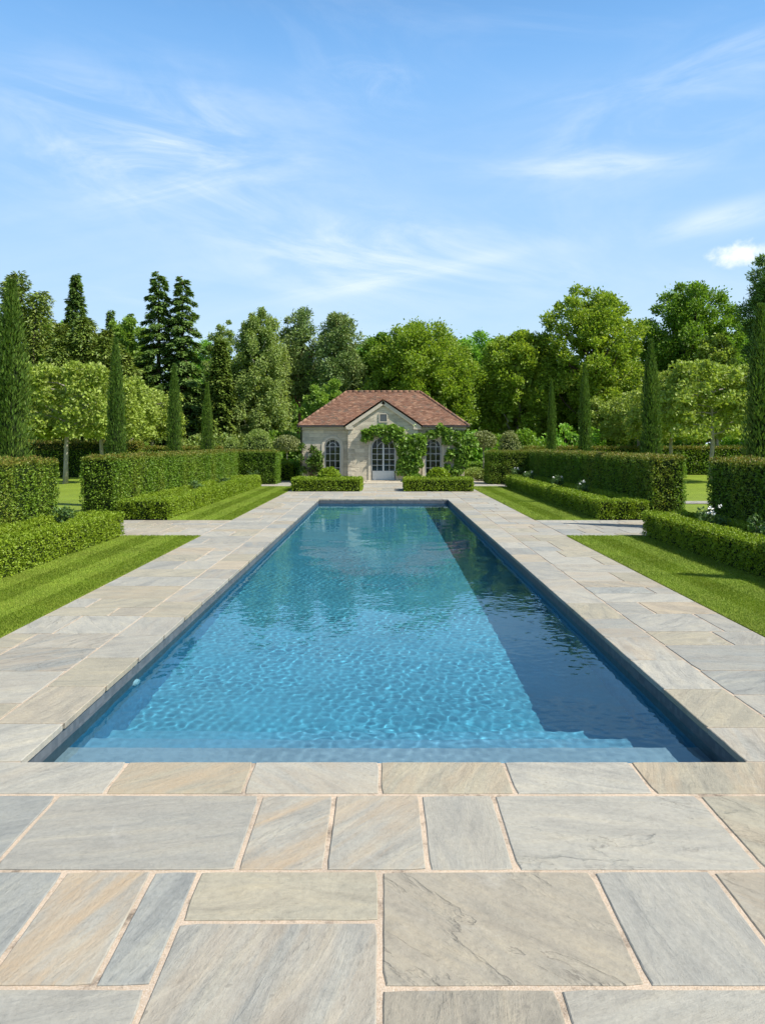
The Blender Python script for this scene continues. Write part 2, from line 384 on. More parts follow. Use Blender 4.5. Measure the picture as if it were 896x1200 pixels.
rng = np.random.default_rng(7)
def slab(acc, x0, x1, y0, y1, gap=.010, jit=.003, z=None, seg=.07, drop=.05, tone=None, cleft=None, rust=None, ang=None):
    x0 += gap; x1 -= gap; y0 += gap; y1 -= gap
    if x1 - x0 < .03 or y1 - y0 < .03: return
    z = rng.uniform(-.0015, .0015) if z is None else z
    P = []
    c = .006
    nx, ny = max(1, int((x1 - x0) / seg)), max(1, int((y1 - y0) / seg))
    cs = [(x0, y0), (x1, y0), (x1, y1), (x0, y1)]
    for k in range(4):
        p, q = cs[k], cs[(k + 1) % 4]; n = (nx, ny)[k % 2]
        ph = rng.uniform(0, 6.28); am = rng.uniform(.3, 1) * jit
        for i in range(n):
            f = i / n
            j = am * math.sin(ph + f * 7) + rng.normal() * jit * .35
            if i == 0: f = .012; 
            x, y = p[0] + (q[0] - p[0]) * f, p[1] + (q[1] - p[1]) * f
            P.append((x + (j if k % 2 else 0), y + (0 if k % 2 else j)))
    P = np.array(P); n = len(P); ctr = P.mean(0); tx, ty = rng.uniform(-.0012, .0012, 2)
    hs = np.array([(x1 - x0) / 2, (y1 - y0) / 2])
    inn = ctr + (P - ctr) * (1 - .005 / hs)
    def zz(Q, d): return np.c_[Q, z + d + tx * (Q[:, 0] - ctr[0]) + ty * (Q[:, 1] - ctr[1])]
    V = np.concatenate([zz(inn, 0), zz(P, -.004), zz(P, -drop)])
    i = np.arange(n); j = (i + 1) % n
    F = [list(range(n))] + [(int(n + a_), int(n + b_), int(b_), int(a_)) for a_, b_ in zip(i, j)] + [(int(2 * n + a_), int(2 * n + b_), int(n + b_), int(n + a_)) for a_, b_ in zip(i, j)]
    acc.add(V, F)
    tone = float(rng.choice((.05, .2, .2, .35, .35, .35, .5, .5, .65, .8, .95), p=(.09, .11, .11, .12, .12, .11, .11, .10, .05, .06, .02))) if tone is None else tone
    acc.at.append(np.tile([tone, rng.random() ** 1.5 if cleft is None else cleft, rng.random() ** 3 * .45 if rust is None else rust, rng.random() if ang is None else ang + rng.uniform(-.008, .008)], (len(V), 1)))
def rows(acc, x0, x1, y0, y1, ws=(.42, .55, .75, .95, 1.2), ds=(.45, .55, .65, .75), **kw):
    y = y1
    while y > y0 + .01:
        d = min(float(rng.choice(ds)), y - y0)
        if y - d - y0 < .25: d = y - y0
        x = x0
        while x < x1 - .01:
            w = min(float(rng.choice(ws)), x1 - x)
            if x1 - x - w < .3: w = x1 - x
            slab(acc, x, x + w, y - d, y, **kw); x += w
        y -= d
pv = Acc()
# foreground slabs as laid in the photograph
YA0, YA1, YB = 3.395, 4.125, 2.668
LX = 3.93
def course(xs, y0, y1, spec={}):
    for i, (p, q) in enumerate(zip(xs[:-1], xs[1:])):
        tn, cf, ru, an = spec.get(i, (None, None, None, None)); slab(pv, p, q, y0, y1, .012, .0016, tone=tn, cleft=cf, rust=ru, ang=an)
course([-LX, -2.95, -1.84, -.69, -.275, .21, .622, 1.785, 2.4, 3.2, LX], YA0, YA1,
       {1: (.05, .1, 0, .9), 2: (.2, .1, .1, .95), 3: (.35, .2, .8, .75), 4: (.35, .1, .55, .72), 5: (.35, .05, .1, .5), 6: (.35, .9, .05, .06), 7: (.5, .9, .3, .2)})
course([-LX, -3.3, -2.2, -1.48, -1.07, -.855], YB, YA0, {2: (.05, .1, 0, .6), 3: (.35, .1, .85, .62), 4: (.05, .05, 0, .6)})
slab(pv, -.855, -.012, 3.035, YA0, .012, .0016, tone=.5, cleft=.05, rust=.1, ang=.02); slab(pv, -.855, -.012, 2.1, 3.035, .012, .0016, tone=.2, cleft=.15, rust=.3, ang=.6)
course([-.012, .975, 1.53, 2.1, 3.1, LX], YB, YA0, {0: (.65, 1.0, .1, .2), 1: (.2, .15, .05, .45), 2: (.65, .7, .3, .2)})
course([-LX, -2.5, -1.9, -.855], 2.0, YB, {2: (.2, .1, .05, .9), 1: (.2, .1, 0, .9)}); course([-.012, .64, 1.6, 2.3, 3.0, LX], 2.0, YB, {0: (.65, .3, .1, .55), 1: (.35, .2, .1, .9)})
slab(pv, -.855, -.012, 1.4, 2.1, .012); course([-LX, -3.0, -1.8, -.855], 1.4, 2.0); course([-.012, .9, 1.5, 2.6, LX], 1.4, 2.0)
rows(pv, -LX, LX, -4.0, 1.4)
# side runs, far end, cross paths
CX = PX + CW
for sgn in (-1, 1):
    y = YA1
    while y < 33.2:
        d = float(rng.choice((.42, .52, .62, .72, .8)))
        d = min(d, 33.3 - y)
        k = rng.random(); xs = [CX, CX + rng.choice((.42, .55, .7, .85)), LX] if k < .75 else [CX, LX]
        for p, q in zip(xs[:-1], xs[1:]):
            slab(pv, min(p * sgn, q * sgn), max(p * sgn, q * sgn), y, y + d, .010, seg=.15)
        y += d
    x0, x1 = sorted((sgn * LX, sgn * 7.9)); rows(pv, x0, x1, 15.65, 18.8, gap=.010, seg=.2)
    x0, x1 = sorted((sgn * 7.9, sgn * 12)); rows(pv, x0, x1, 15.65, 18.8, gap=.010, seg=.3)
    x0, x1 = sorted((sgn * LX, sgn * 7)); rows(pv, x0, x1, 33.3, 35.0, gap=.010, seg=.3)
    rows(pv, *sorted((sgn * 4.4, sgn * 6)), 35.0, 43, gap=.010, seg=.3)
    if sgn > 0: rows(pv, *sorted((sgn * 9.0, sgn * 30)), 24.0, 25.0, gap=.010, seg=.4)
rows(pv, -CX, CX, PY1 + CW, 33.3, gap=.010, seg=.15)
rows(pv, -LX, LX, 33.3, 36.55, gap=.010, seg=.3)
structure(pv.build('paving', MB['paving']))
# mortar beds
a = Acc(); z = -.007
ring(a, PX + .03, PY0 - .03, PY1 + .03, -LX, LX, -4, 36.6, z)
for sgn in (-1, 1):
    for (p, q, y0, y1) in ((LX, 12, 15.65, 18.8), (LX, 7, 33.3, 35), (4.4, 6, 35.0, 43)) + (((9, 30, 24, 25.0),) if sgn > 0 else ()):
        x0, x1 = sorted((sgn * p, sgn * q)); zz = z if y0 != 35.0 else z
        a.add([(x0, y0, zz), (x1, y0, zz), (x1, y1, zz), (x0, y1, zz)], np.array([(0, 1, 2, 3)]))
structure(a.build('paving_joints', MB['mortar']))
# coping with its overhanging lip
cp = Acc(); OV = .0
xs = [-CX, -1.595, -.805, -.02, .752, 1.545, CX]
for (p, q), (tn, ru) in zip(zip(xs[:-1], xs[1:]), ((.35, .15), (.5, .7), (.35, .35), (.5, .4), (.35, .05), (.5, .5))): slab(cp, p, q, PY0 - .42, PY0, .009, .0012, z=.0005, drop=.045, tone=tn, rust=ru, cleft=.1)
xs = [-CX] + [x + .1 for x in np.arange(-2.0, 2.4, .8)] + [CX]
for p, q in zip(xs[:-1], xs[1:]): slab(cp, p, q, PY1, PY1 + CW, .007, .001, z=.0005, drop=.045)
for sgn in (-1, 1):
    ys = [PY0] + list(np.arange(PY0 + (.62 if sgn < 0 else .55), PY1 - .4, .79)) + [PY1]
    for p, q in zip(ys[:-1], ys[1:]):
        x0, x1 = sorted((sgn * PX, sgn * CX)); slab(cp, x0, x1, p, q, .006, .001, z=.0005, drop=.045, cleft=.1 * rng.random())
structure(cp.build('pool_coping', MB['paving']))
a = Acc()
ring(a, PX + .008, PY0 - .012, PY1 + .008, -CX - .02, CX + .02, PY0 - .44, PY1 + CW + .02, -.0062)
structure(a.build('coping_joints', MB['mortar']))
# basin
WL, DEPTH = -.15, 1.27
BX, BY0, BY1 = PX + .025, PY0 - .02, PY1 + .012
a = Acc()
def wall(p, q, mat):   # inner face of a pool wall with tiles above and mosaic below, plus its thickness behind
    pass
T = .2
for z0, z1, mt in ((-1.5, -.36, 2), (-.36, -.046, 0)):
    a.box(-BX - T, -BX, BY0 - T, BY1 + T, z0, z1, mt); a.box(BX, BX + T, BY0 - T, BY1 + T, z0, z1, mt)
    a.box(-BX, BX, BY0 - T, BY0, z0, z1, mt); a.box(-BX, BX, BY1, BY1 + T, z0, z1, mt)
a.box(-BX, BX, BY0, BY1, -1.6, -DEPTH, 1)
basin = structure(a.build('pool_basin', [MB['pool_wall'], MB['pool_floor'], MB['pool_side']]))
a = Acc()
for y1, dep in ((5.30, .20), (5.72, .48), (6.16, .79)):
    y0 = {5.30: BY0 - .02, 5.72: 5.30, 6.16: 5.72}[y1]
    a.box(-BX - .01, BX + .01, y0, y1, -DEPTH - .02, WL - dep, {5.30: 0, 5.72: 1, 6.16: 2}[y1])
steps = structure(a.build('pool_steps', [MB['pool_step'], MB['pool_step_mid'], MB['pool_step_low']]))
# water: closed body whose sides and bottom lie inside the basin
def water():
    g = .0125
    x = np.linspace(-BX - .02, BX + .02, int(2 * BX / g))
    y = np.concatenate([np.arange(BY0 - .02, 12.0, g), np.linspace(12.0, BY1 + .02, int((BY1 - 12) / (g * 1.5)))])
    X, Y = np.meshgrid(x.astype(np.float32), y.astype(np.float32)); r = np.random.default_rng(5)
    def waves(bands):
        H = np.zeros_like(X)
        for lam, amp, k in bands:
            for i in range(k):
                th = r.uniform(0, 2 * math.pi); l = lam * r.uniform(.75, 1.3); ph = r.uniform(0, 6.28)
                H += amp / math.sqrt(k) * np.sin(2 * math.pi / l * (math.cos(th) * X + math.sin(th) * Y) + ph)
        return H
    # the breeze ruffles the near half more than the sheltered far half, in patches
    gust = np.clip(1.05 - .055 * (Y - 5), .32, 1.05) * np.clip(1 + .8 * waves(((3.2, .42, 6), (1.5, .25, 6))), .45, 1.7)
    H = waves(((1.2, .0008, 9), (.62, .00050, 14))) + gust * waves(((.36, .00028, 18), (.20, .00026, 24), (.13, .00025, 28), (.088, .00017, 30)))
    ny, nx = X.shape
    V = np.c_[X.ravel(), Y.ravel(), (WL + H).ravel()]
    idx = np.arange(nx * ny).reshape(ny, nx)
    Fq = np.stack([idx[:-1, :-1], idx[:-1, 1:], idx[1:, 1:], idx[1:, :-1]], -1).reshape(-1, 4)
    a = Acc(); a.add(V, Fq, 0, True)
    zb = -DEPTH - .1
    for line in (idx[0, :], idx[:, -1], idx[-1, ::-1], idx[::-1, 0]):
        top = V[line]; bot = top.copy(); bot[:, 2] = zb; n = len(line)
        i = np.arange(n - 1)
        a.add(np.concatenate([top, bot]), np.stack([i, i + n, i + n + 1, i + 1], -1), 0, False)
    a.add([(x[0], y[0], zb), (x[-1], y[0], zb), (x[-1], y[-1], zb), (x[0], y[-1], zb)], np.array([(3, 2, 1, 0)]))
    return a.build('water', MB['water'])
wat = structure(water())
wat.cycles.is_caustics_caster = True
for o in (basin, steps): o.cycles.is_caustics_receiver = True

# lawns
lw = Acc()
LAWNS = []
for sgn in (-1, 1):
    for y0, y1 in ((-2, 15.62), (18.83, 33.25)):
        x0, x1 = sorted((sgn * (LX + .01), sgn * 5.60))
        LAWNS.append((x0, x1, y0, y1))
        lw.box(x0, x1, y0, y1, -.035, -.002)
structure(lw.build('lawn', MB['turf']))
def grass_strip(acc, x0, x1, y0, y1, dens, L, seed):
    r = np.random.default_rng(seed); n = int((x1 - x0) * (y1 - y0) * dens)
    P = np.c_[r.uniform(x0 - .012, x1 + .012, n), r.uniform(y0 - .012, y1 + .012, n), np.full(n, -.003)]
    stripe = np.where((np.floor((P[:, 0] - x0) / ((x1 - x0) / 4)) % 2) == 0, 1.0, -1.0)
    D = np.c_[r.normal(size=n) * .45, stripe * .5 + r.normal(size=n) * .35, np.ones(n)]
    D = unit(D); N = unit(np.c_[r.normal(size=n), r.normal(size=n), np.full(n, .4)])
    acc.leaves(P, D, N, r.uniform(.55, 1.2, n) * L, .3 * L)
a = Acc()
for i, (x0, x1, y0, y1) in enumerate(LAWNS):
    near = y0 < 0
    grass_strip(a, x0, x1, max(y0, 1.5), min(y1, 11.0) if near else y1, 7600 if near else 2200, .026 if near else .04, 40 + i)
    if near: grass_strip(a, x0, x1, 11.0, y1, 4200, .032, 50 + i)
tag(a.build('grass', MB['blade']), 'short striped mown grass on the lawn strips beside the pool paving', 'grass', kind='stuff')

# ------------------------------------------------------------------ hedges
def hedge_boxes(acc, boxes, dens, L, rngs, round_=.05, lump=.02, core=1):
    """boxes: (x0,x1,y0,y1,z1). leaves over the visible faces plus a dark inner body"""
    r = rngs
    for (x0, x1, y0, y1, z1) in boxes:
        ins = .035 + L * .9
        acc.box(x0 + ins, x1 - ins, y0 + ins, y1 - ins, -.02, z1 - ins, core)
        A = {'x0': (y1 - y0) * z1, 'x1': (y1 - y0) * z1, 'y0': (x1 - x0) * z1, 'y1': (x1 - x0) * z1, 'z1': (x1 - x0) * (y1 - y0)}
        for fc, ar in A.items():
            n = int(ar * dens); u_, v_ = r.random(n), r.random(n)
            if fc[0] == 'x': P = np.c_[np.full(n, x0 if fc == 'x0' else x1), y0 + u_ * (y1 - y0), .02 + v_ * (z1 - .02)]; N = np.array([-1. if fc == 'x0' else 1., 0, 0])
            elif fc[0] == 'y': P = np.c_[x0 + u_ * (x1 - x0), np.full(n, y0 if fc == 'y0' else y1), .02 + v_ * (z1 - .02)]; N = np.array([0, -1. if fc == 'y0' else 1., 0])
            else: P = np.c_[x0 + u_ * (x1 - x0), y0 + v_ * (y1 - y0), np.full(n, z1)]; N = np.array([0, 0, 1.])
            # round the box off
            c = np.array([(x0 + x1) / 2, (y0 + y1) / 2, 0]); h = np.array([(x1 - x0) / 2, (y1 - y0) / 2, z1])
            q = P - c; inner = np.clip(q, -(h - round_), h - round_); inner[:, 2] = np.clip(q[:, 2], 0, z1 - round_)
            d = q - inner; dl = np.linalg.norm(d, axis=1, keepdims=True)
            P = c + inner + np.where(dl > 1e-6, d / (dl + 1e-9) * np.minimum(dl, round_), 0)
            Nn = unit(np.where(dl > 1e-6, d / (dl + 1e-9), 0) + .4 * N)
            lu = np.sin(P[:, 0] * 9.1 + P[:, 1] * 5.3) + np.sin(P[:, 1] * 7.7 - P[:, 2] * 11.0) + np.sin(P[:, 0] * 17 + P[:, 2] * 13 + P[:, 1] * 21)
            depth = r.random(n) ** 1.4 * L * 1.9
            P = P + Nn * (lu * lump * .4)[:, None] - Nn * depth[:, None]
            D = unit(Nn * r.uniform(.2, 1.0, n)[:, None] + sph(r, n) * .9 + np.array([0, 0, .25]))
            NN = unit(Nn * .7 + sph(r, n) * .8 + np.array([0, 0, .2]))
            acc.leaves(P, D, NN, r.uniform(.6, 1.25, n) * L, r.uniform(.5, .8, n) * L, 0)
            m = int(n * .05)   # stray shoots
            k = r.integers(0, n, m)
            acc.leaves(P[k], unit(Nn[k] + sph(r, m) * .5 + np.array([0, 0, .5])), NN[k], L * 1.5, L * .4, 0)
hr = np.random.default_rng(21)
def box_parterre(sgn, y0, y1, label, dens, L):
    a = Acc()
    i0, i1, o0, o1 = 5.57, 6.05, 6.50, 6.92
    B = [(i0, i1, y0, y1), (o0, o1, y0, y1 - .0), (i1 - .02, o0 + .02, y1 - .48, y1), (i1 - .02, o0 + .02, y0, y0 + .48)]
    bs = []
    for k, (p, q, r0, r1) in enumerate(B):
        x0, x1 = sorted((sgn * p, sgn * q)); bs.append((x0, x1, r0, r1, .52 if k != 1 else .50))
    hedge_boxes(a, bs, dens, L, hr, .07, .03)
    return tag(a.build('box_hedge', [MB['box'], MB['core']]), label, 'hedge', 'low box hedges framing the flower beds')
box_parterre(-1, 3.0, 15.62, 'low bright clipped box hedge round the near sunlit bed, cut by the left edge', 2900, .037)
box_parterre(1, 3.0, 15.62, 'low clipped box hedge round the near bed, its pool side in shade, white roses inside', 2900, .037)
box_parterre(-1, 18.86, 33.2, 'long low bright box hedge beyond the cross path with its pool side sunlit', 1700, .047)
box_parterre(1, 18.86, 33.2, 'long low box hedge beyond the cross path, shaded towards the pool, white roses inside', 1700, .047)
def tall(boxes, label, dens=900, L=.065):
    a = Acc(); hedge_boxes(a, boxes, dens, L, hr, .09, .05)
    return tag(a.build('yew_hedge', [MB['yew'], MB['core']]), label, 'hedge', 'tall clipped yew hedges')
tall([(-7.95, -7.02, 3.5, 15.75, 1.66)], 'tall clipped yew hedge on the left edge, sunlit, nearer than the cross path', 1500, .049)
tall([(7.02, 7.95, 3.5, 15.75, 1.66)], 'tall dark shaded yew hedge cut off by the right edge, nearer than the cross path', 1500, .049)
tall([(-7.95, -7.02, 19.0, 36.4, 1.64), (-7.03, -5.15, 35.0, 36.4, 1.60)], 'long sunlit yew hedge with olive patches and a dark return near the pool house', 1250, .057)
tall([(7.02, 7.95, 19.0, 36.4, 1.64), (5.05, 7.03, 35.0, 36.4, 1.60)], 'long shaded yew hedge with a return near the vine corner of the pool house', 1250, .057)
tall([(-24, -9.5, 46, 47, 1.75)], 'distant brown topped hedge running behind the cypresses and pleached trees, left of the pool house', 350, .11)
tall([(9.0, 27, 46, 47, 1.75)], 'distant dark hedge with a lit top running behind the cypresses, right of the pool house', 350, .11)
tall([(-26, -14.5, 43.0, 44.0, 2.1)], 'dark hedge in the shade under the pleached tree crowns', 250, .11)

# beds inside the box hedges
a = Acc()
for sgn in (-1, 1):
    for y0, y1 in ((3.2, 15.4), (19.1, 33.0)):
        x0, x1 = sorted((sgn * 5.66, sgn * 7.05)); a.box(x0, x1, y0, y1, -.04, .02)
structure(a.build('soil', MB['soil']))
def ball_leaves(acc, c, rad, n, L, r, squash=(1, 1, 1), shell=.25, up=.3, mat=0, wr=.65):
    d = sph(r, n); d[:, 2] = np.where(d[:, 2] < -.75, -d[:, 2], d[:, 2])
    f = 1 - shell * r.random(n) ** 1.5
    P = np.array(c) + d * f[:, None] * rad * np.array(squash)
    D = unit(d * .6 + sph(r, n) * .8 + np.array([0, 0, up])); N = unit(d * .8 + sph(r, n) * .7 + np.array([0, 0, up]))
    acc.leaves(P, D, N, r.uniform(.6, 1.25, n) * L, r.uniform(.8, 1.2, n) * L * wr, mat)
def rose(x, y, h, label, seed, flowers=6):
    r = np.random.default_rng(seed)
    t_ = thing('rose_bush', (x, y, .02), label, 'rose bush', 'rose bushes in the box framed beds')
    a = Acc(); b = Acc(); f = Acc()
    for k in range(7):
        an = r.uniform(0, 6.28); rr = r.uniform(.08, .26); top = (rr * math.cos(an), rr * math.sin(an), h * r.uniform(.6, 1.0))
        a.tube([(0, 0, 0), (top[0] * .4, top[1] * .4, top[2] * .5), top], [.012, .009, .005], 5)
        ball_leaves(b, top, .13, 70, .06, r, shell=.8)
    for k in range((flowers + 2) // 3):
        an = r.uniform(0, 6.28); rr = r.uniform(.05, .28); ball_leaves(f, (rr * math.cos(an), rr * math.sin(an), h * r.uniform(.85, 1.15)), .028, 12, .042, r, shell=.6, wr=.9)
    a.build('stem', MB['bark'], t_); b.build('foliage', MB['rose'], t_)
    if flowers: f.build('pale_tuft', MB['petal'], t_)
for i, (px, X, lab, fl) in enumerate(((605, 6.3, 'white rose bush nearest the vine corner of the pool house', 8), (621, 6.3, 'white rose bush second from the pool house in the shaded bed', 6), (651, 6.3, 'white rose bush in the middle of the long shaded bed', 9),
        (681, 6.3, 'white rose bush nearest the cross path in the long shaded bed', 9), (834, 6.3, 'white rose bush at the far end of the near bed, by the hedge gap', 10), (895, 6.3, 'white rose bush in the near bed at the right edge', 7),
        (296, -6.3, 'pale leafy rose bush at the far end of the sunlit bed by the hedge return', 0), (262, -6.3, 'leafy green rose bush without flowers in the middle of the sunlit bed', 0), (232, -6.3, 'dark leafy rose bush nearest the cross path in the sunlit bed', 0), (78, -6.3, 'dark leafy rose bush in the near sunlit bed', 0))):
    Y = abs(X) * 850 / abs(px - 449); rose(X, Y, .68 if fl else .58, lab, 300 + i, fl)

# ------------------------------------------------------------------ trees
def wander(p0, p1, r, n=5, w=.06):
    p0, p1 = np.array(p0, float), np.array(p1, float); L = np.linalg.norm(p1 - p0)
    return [tuple(p0 + (p1 - p0) * i / n + (r.normal(size=3) * w * L * math.sin(math.pi * i / n) if 0 < i < n else 0)) for i in range(n + 1)]
def crown_points(r, M, R_, zb, zt, prof, shellness=.5):
    """cluster centres: most spread evenly over the crown's outside, the rest within"""
    out = []; ph = r.uniform(0, 6.28)
    ms = int(M * .66)
    wts = np.array([prof(f) + .12 for f in np.linspace(0, 1, 60)]); cum = np.cumsum(wts) / wts.sum()
    for i in range(ms):
        f = float(np.interp((i + r.random()) / ms, cum, np.linspace(0, 1, 60))); rad = prof(f); an = ph + i * 2.39996 + r.normal() * .25; k = r.uniform(.74, 1.04)
        out.append((R_ * rad * k * math.cos(an), R_ * rad * k * math.sin(an), zb + f * (zt - zb) + r.normal() * .1, k))
    while len(out) < M:
        f = r.random(); rad = prof(f)
        if r.random() > rad * .9 + .1: continue
        an = r.uniform(0, 6.28); k = .8 * r.random() ** shellness
        out.append((R_ * rad * k * math.cos(an), R_ * rad * k * math.sin(an), zb + f * (zt - zb), k))
    return out
PROF = {'round': lambda f: math.sqrt(max(.02, 1 - (1.9 * f - .85) ** 2 / 1.15)), 'cone': lambda f: max(.06, (1 - f) ** .8), 'egg': lambda f: math.sqrt(max(.02, 1 - (2.0 * f - .75) ** 2 / 1.7)) * (1 - .35 * f),
        'pine': lambda f: .35 + .65 * math.sin(math.pi * min(1, f * .85 + .12)), 'dome': lambda f: math.sqrt(max(.02, 1 - f * f))}
def tree(name, px, Y, top, width, label, leafm, barkm, seed, prof='round', base=.18, M=60, n=9000, L=.26, wl=.62, rc=.2, droop=0., limbs=12, tr=None, dens=3.0, fill=1.0, cat='tree', group='trees of the wood behind the garden', lead=0, narrow=1.0, X=None, H=None, squash=.8, visible_limb=.5):
    r = np.random.default_rng(seed)
    X = at(px, Y) if X is None else X; H = zat(top, Y) if H is None else H; Rr = width / 850 * Y / 2 if width > 5 else width
    o = thing(name, (X, Y, 0), label, cat, group)
    zb = H * base; tr = tr or max(.12, H * .02); n = int(n * dens * 1.5); M = int(M * 1.7); L *= .84; rc *= 1.06
    pts = crown_points(r, M, Rr * (1 - rc * .7), zb, H - Rr * rc * .5, PROF[prof])
    w = Acc(); path = wander((0, 0, -.1), (r.normal() * .1, r.normal() * .1, H * (.93 if prof in ('cone', 'pine') else .7)), r, 7, .015)
    w.tube(path, [tr * (1.25 if i == 0 else 1 - .8 * i / 7) for i in range(8)], 8)
    ks = sorted(pts, key=lambda p: -p[3])
    for (x, y, z, k) in ks[:limbs]:
        z0 = max(zb * .8, min(H * .62, z - math.hypot(x, y) * .9)); f = z0 / path[-1][2]; i = min(6, int(f * 7)); p0 = np.array(path[i]) + (np.array(path[i + 1]) - np.array(path[i])) * (f * 7 - i if i < 6 else 0)
        w.tube(wander(p0, (x, y, z), r, 4, .05), [tr * .42, tr * .33, tr * .25, tr * .17, tr * .08], 6, cap=False)
    a = Acc(); per = n // M
    for (x, y, z, k) in pts:
        q = r.uniform(.55, 1.35); rcl = Rr * rc * q * (.55 + .45 * PROF[prof]((z - zb) / (H - zb)))
        m = int(per * q); d = sph(r, m); f = r.random(m) ** .45
        P = np.array((x, y, z)) + d * f[:, None] * rcl * np.array([1, 1, squash])
        out = np.array([x, y, 0.]); out = out / (np.linalg.norm(out) + .5)
        P = P + sph(r, m) * (r.random(m) ** 3)[:, None] * rcl * .7
        D = unit(d * .5 + sph(r, m) * .7 + out * .5 + np.array([0, 0, .2 - droop]))
        N = unit(d * .5 + sph(r, m) * .75 + np.array([0, 0, .45]) + out * .2)
        a.leaves(P, D, N, r.uniform(.6, 1.3, m) * L, r.uniform(.8, 1.2, m) * L * wl)
    m = int(2600 * fill)                    # larger sprays deep inside the crown
    cp = np.array([p[:3] for p in pts]); k = r.integers(0, len(cp), m); ax = np.c_[np.zeros(m), np.zeros(m), cp[k, 2]]
    ax[:, 2] = cp[k, 2]; P = ax + (cp[k] - ax) * (r.random(m) ** .6 * .82)[:, None] + sph(r, m) * .3; P[:, 2] = zb + (P[:, 2] - zb) * .86
    a.leaves(P, unit(sph(r, m) + np.array([0, 0, -droop])), unit(sph(r, m) + np.array([0, 0, .5])), r.uniform(.3, .5, m) * Rr ** .3, r.uniform(.2, .34, m) * Rr ** .3)
    w.build('trunk', barkm, o); a.build('crown', leafm, o)
    return o
def spruce(name, px, Y, top, width, label, leafm, seed, tops=1, n=9000, L=.42, group='trees of the wood behind the garden', cat='conifer', wl=.34, droop=.35, base=.05, pw=.85):
    r = np.random.default_rng(seed); H = zat(top, Y); Rr = width / 850 * Y / 2; n = int(n * 4.2); wl *= 1.4; L *= .78
    o = thing(name, (at(px, Y), Y, 0), label, cat, group); w = Acc(); a = Acc()
    for ti in range(tops):
        ox = 0 if tops == 1 else (-.5 + ti) * Rr * .42; h = H * (1 if ti == 0 else .975)
        w.tube([(ox, 0, -.1), (ox, 0, h * .5), (ox, 0, h * .98)], [H * .018, H * .011, .02], 7)
        nb = int(150 / tops * 1.3)
        for b in range(nb):
            f = base + (1 - base) * (b + r.random()) / nb; zz = f * h; ln = Rr * (1.02 - f) ** pw * r.uniform(.6, 1.12) * (.8 if tops > 1 else 1) + .12
            an = b * 2.4 + r.uniform(-.4, .4); dirv = np.array([math.cos(an), math.sin(an), 0])
            side = np.array([-dirv[1], dirv[0], 0]); m = max(8, int(n / tops / nb * (.25 + 1.5 * (1.02 - f))))
            tt = r.random(m) ** .6; wd = r.normal(size=m) * ln * .22 * (1.15 - tt)
            P = np.array([ox, 0, zz]) + dirv * (tt * ln)[:, None] + side * wd[:, None]
            P[:, 2] += -droop * ln * tt ** 1.5 + .18 * ln * np.maximum(0, tt - .75) - r.random(m) * .3
            D = unit(dirv * .8 + side * np.sign(wd)[:, None] * .5 + np.array([0, 0, -.35]) + sph(r, m) * .45)
            N = unit(np.array([0, 0, 1.]) + dirv * .35 + sph(r, m) * .5)
            a.leaves(P, D, N, r.uniform(.6, 1.25, m) * L, L * wl)
            if b % 4 == 0: w.tube([(ox, 0, zz), tuple(np.array([ox, 0, zz]) + dirv * ln * .5 + np.array([0, 0, -droop * ln * .3])), tuple(np.array([ox, 0, zz]) + dirv * ln * .9 + np.array([0, 0, -droop * ln * .8]))], [.05, .035, .015], 5, cap=False)
    w.build('trunk', MB['bark'], o); a.build('crown', leafm, o)
    return o
def yew_tree(px, Y, top, width, label, seed, leafm='yewtree', name='conifer_tree', leaders=9, n=11000, cat='conifer'):
    """broad conifer of many upright, feathery leaders"""
    r = np.random.default_rng(seed); H = zat(top, Y); Rr = width / 850 * Y / 2
    o = thing(name, (at(px, Y), Y, 0), label, cat, 'trees of the wood behind the garden'); w = Acc(); a = Acc()
    w.tube([(0, 0, -.1), (0, 0, H * .3), (0, 0, H * .7)], [H * .03, H * .022, .05], 8)
    for k in range(leaders):
        an = k * 2.4; rr = Rr * .78 * math.sqrt(k / leaders); cx, cy_ = rr * math.cos(an), rr * math.sin(an); h = H * (1 - .30 * (k / leaders) ** 1.2) * r.uniform(.93, 1.0)
        w.tube([(0, 0, H * .12), (cx * .7, cy_ * .7, h * .4), (cx, cy_, h * .95)], [H * .014, H * .009, .02], 6)
        m = int(n * 3.6) // leaders; f = r.random(m) ** .8; z = h * (.06 + .94 * f); rad = Rr * .66 * (1.03 - f) ** .62 * np.sqrt(r.random(m)) * (1 + .35 * np.sin(z * 2.6 + k) + .2 * np.sin(z * 6.1))
        th = r.uniform(0, 6.28, m); od = np.c_[np.cos(th), np.sin(th), np.zeros(m)]
        P = np.c_[cx + rad * np.cos(th), cy_ + rad * np.sin(th), z]
        D = unit(od * .75 + np.array([0, 0, -.25]) + sph(r, m) * .55); N = unit(od * .4 + np.array([0, 0, .8]) + sph(r, m) * .6)
        a.leaves(P, D, N, r.uniform(.6, 1.3, m) * .34, .13)
    w.build('trunk', MB['bark'], o); a.build('crown', MB[leafm], o)
    return o

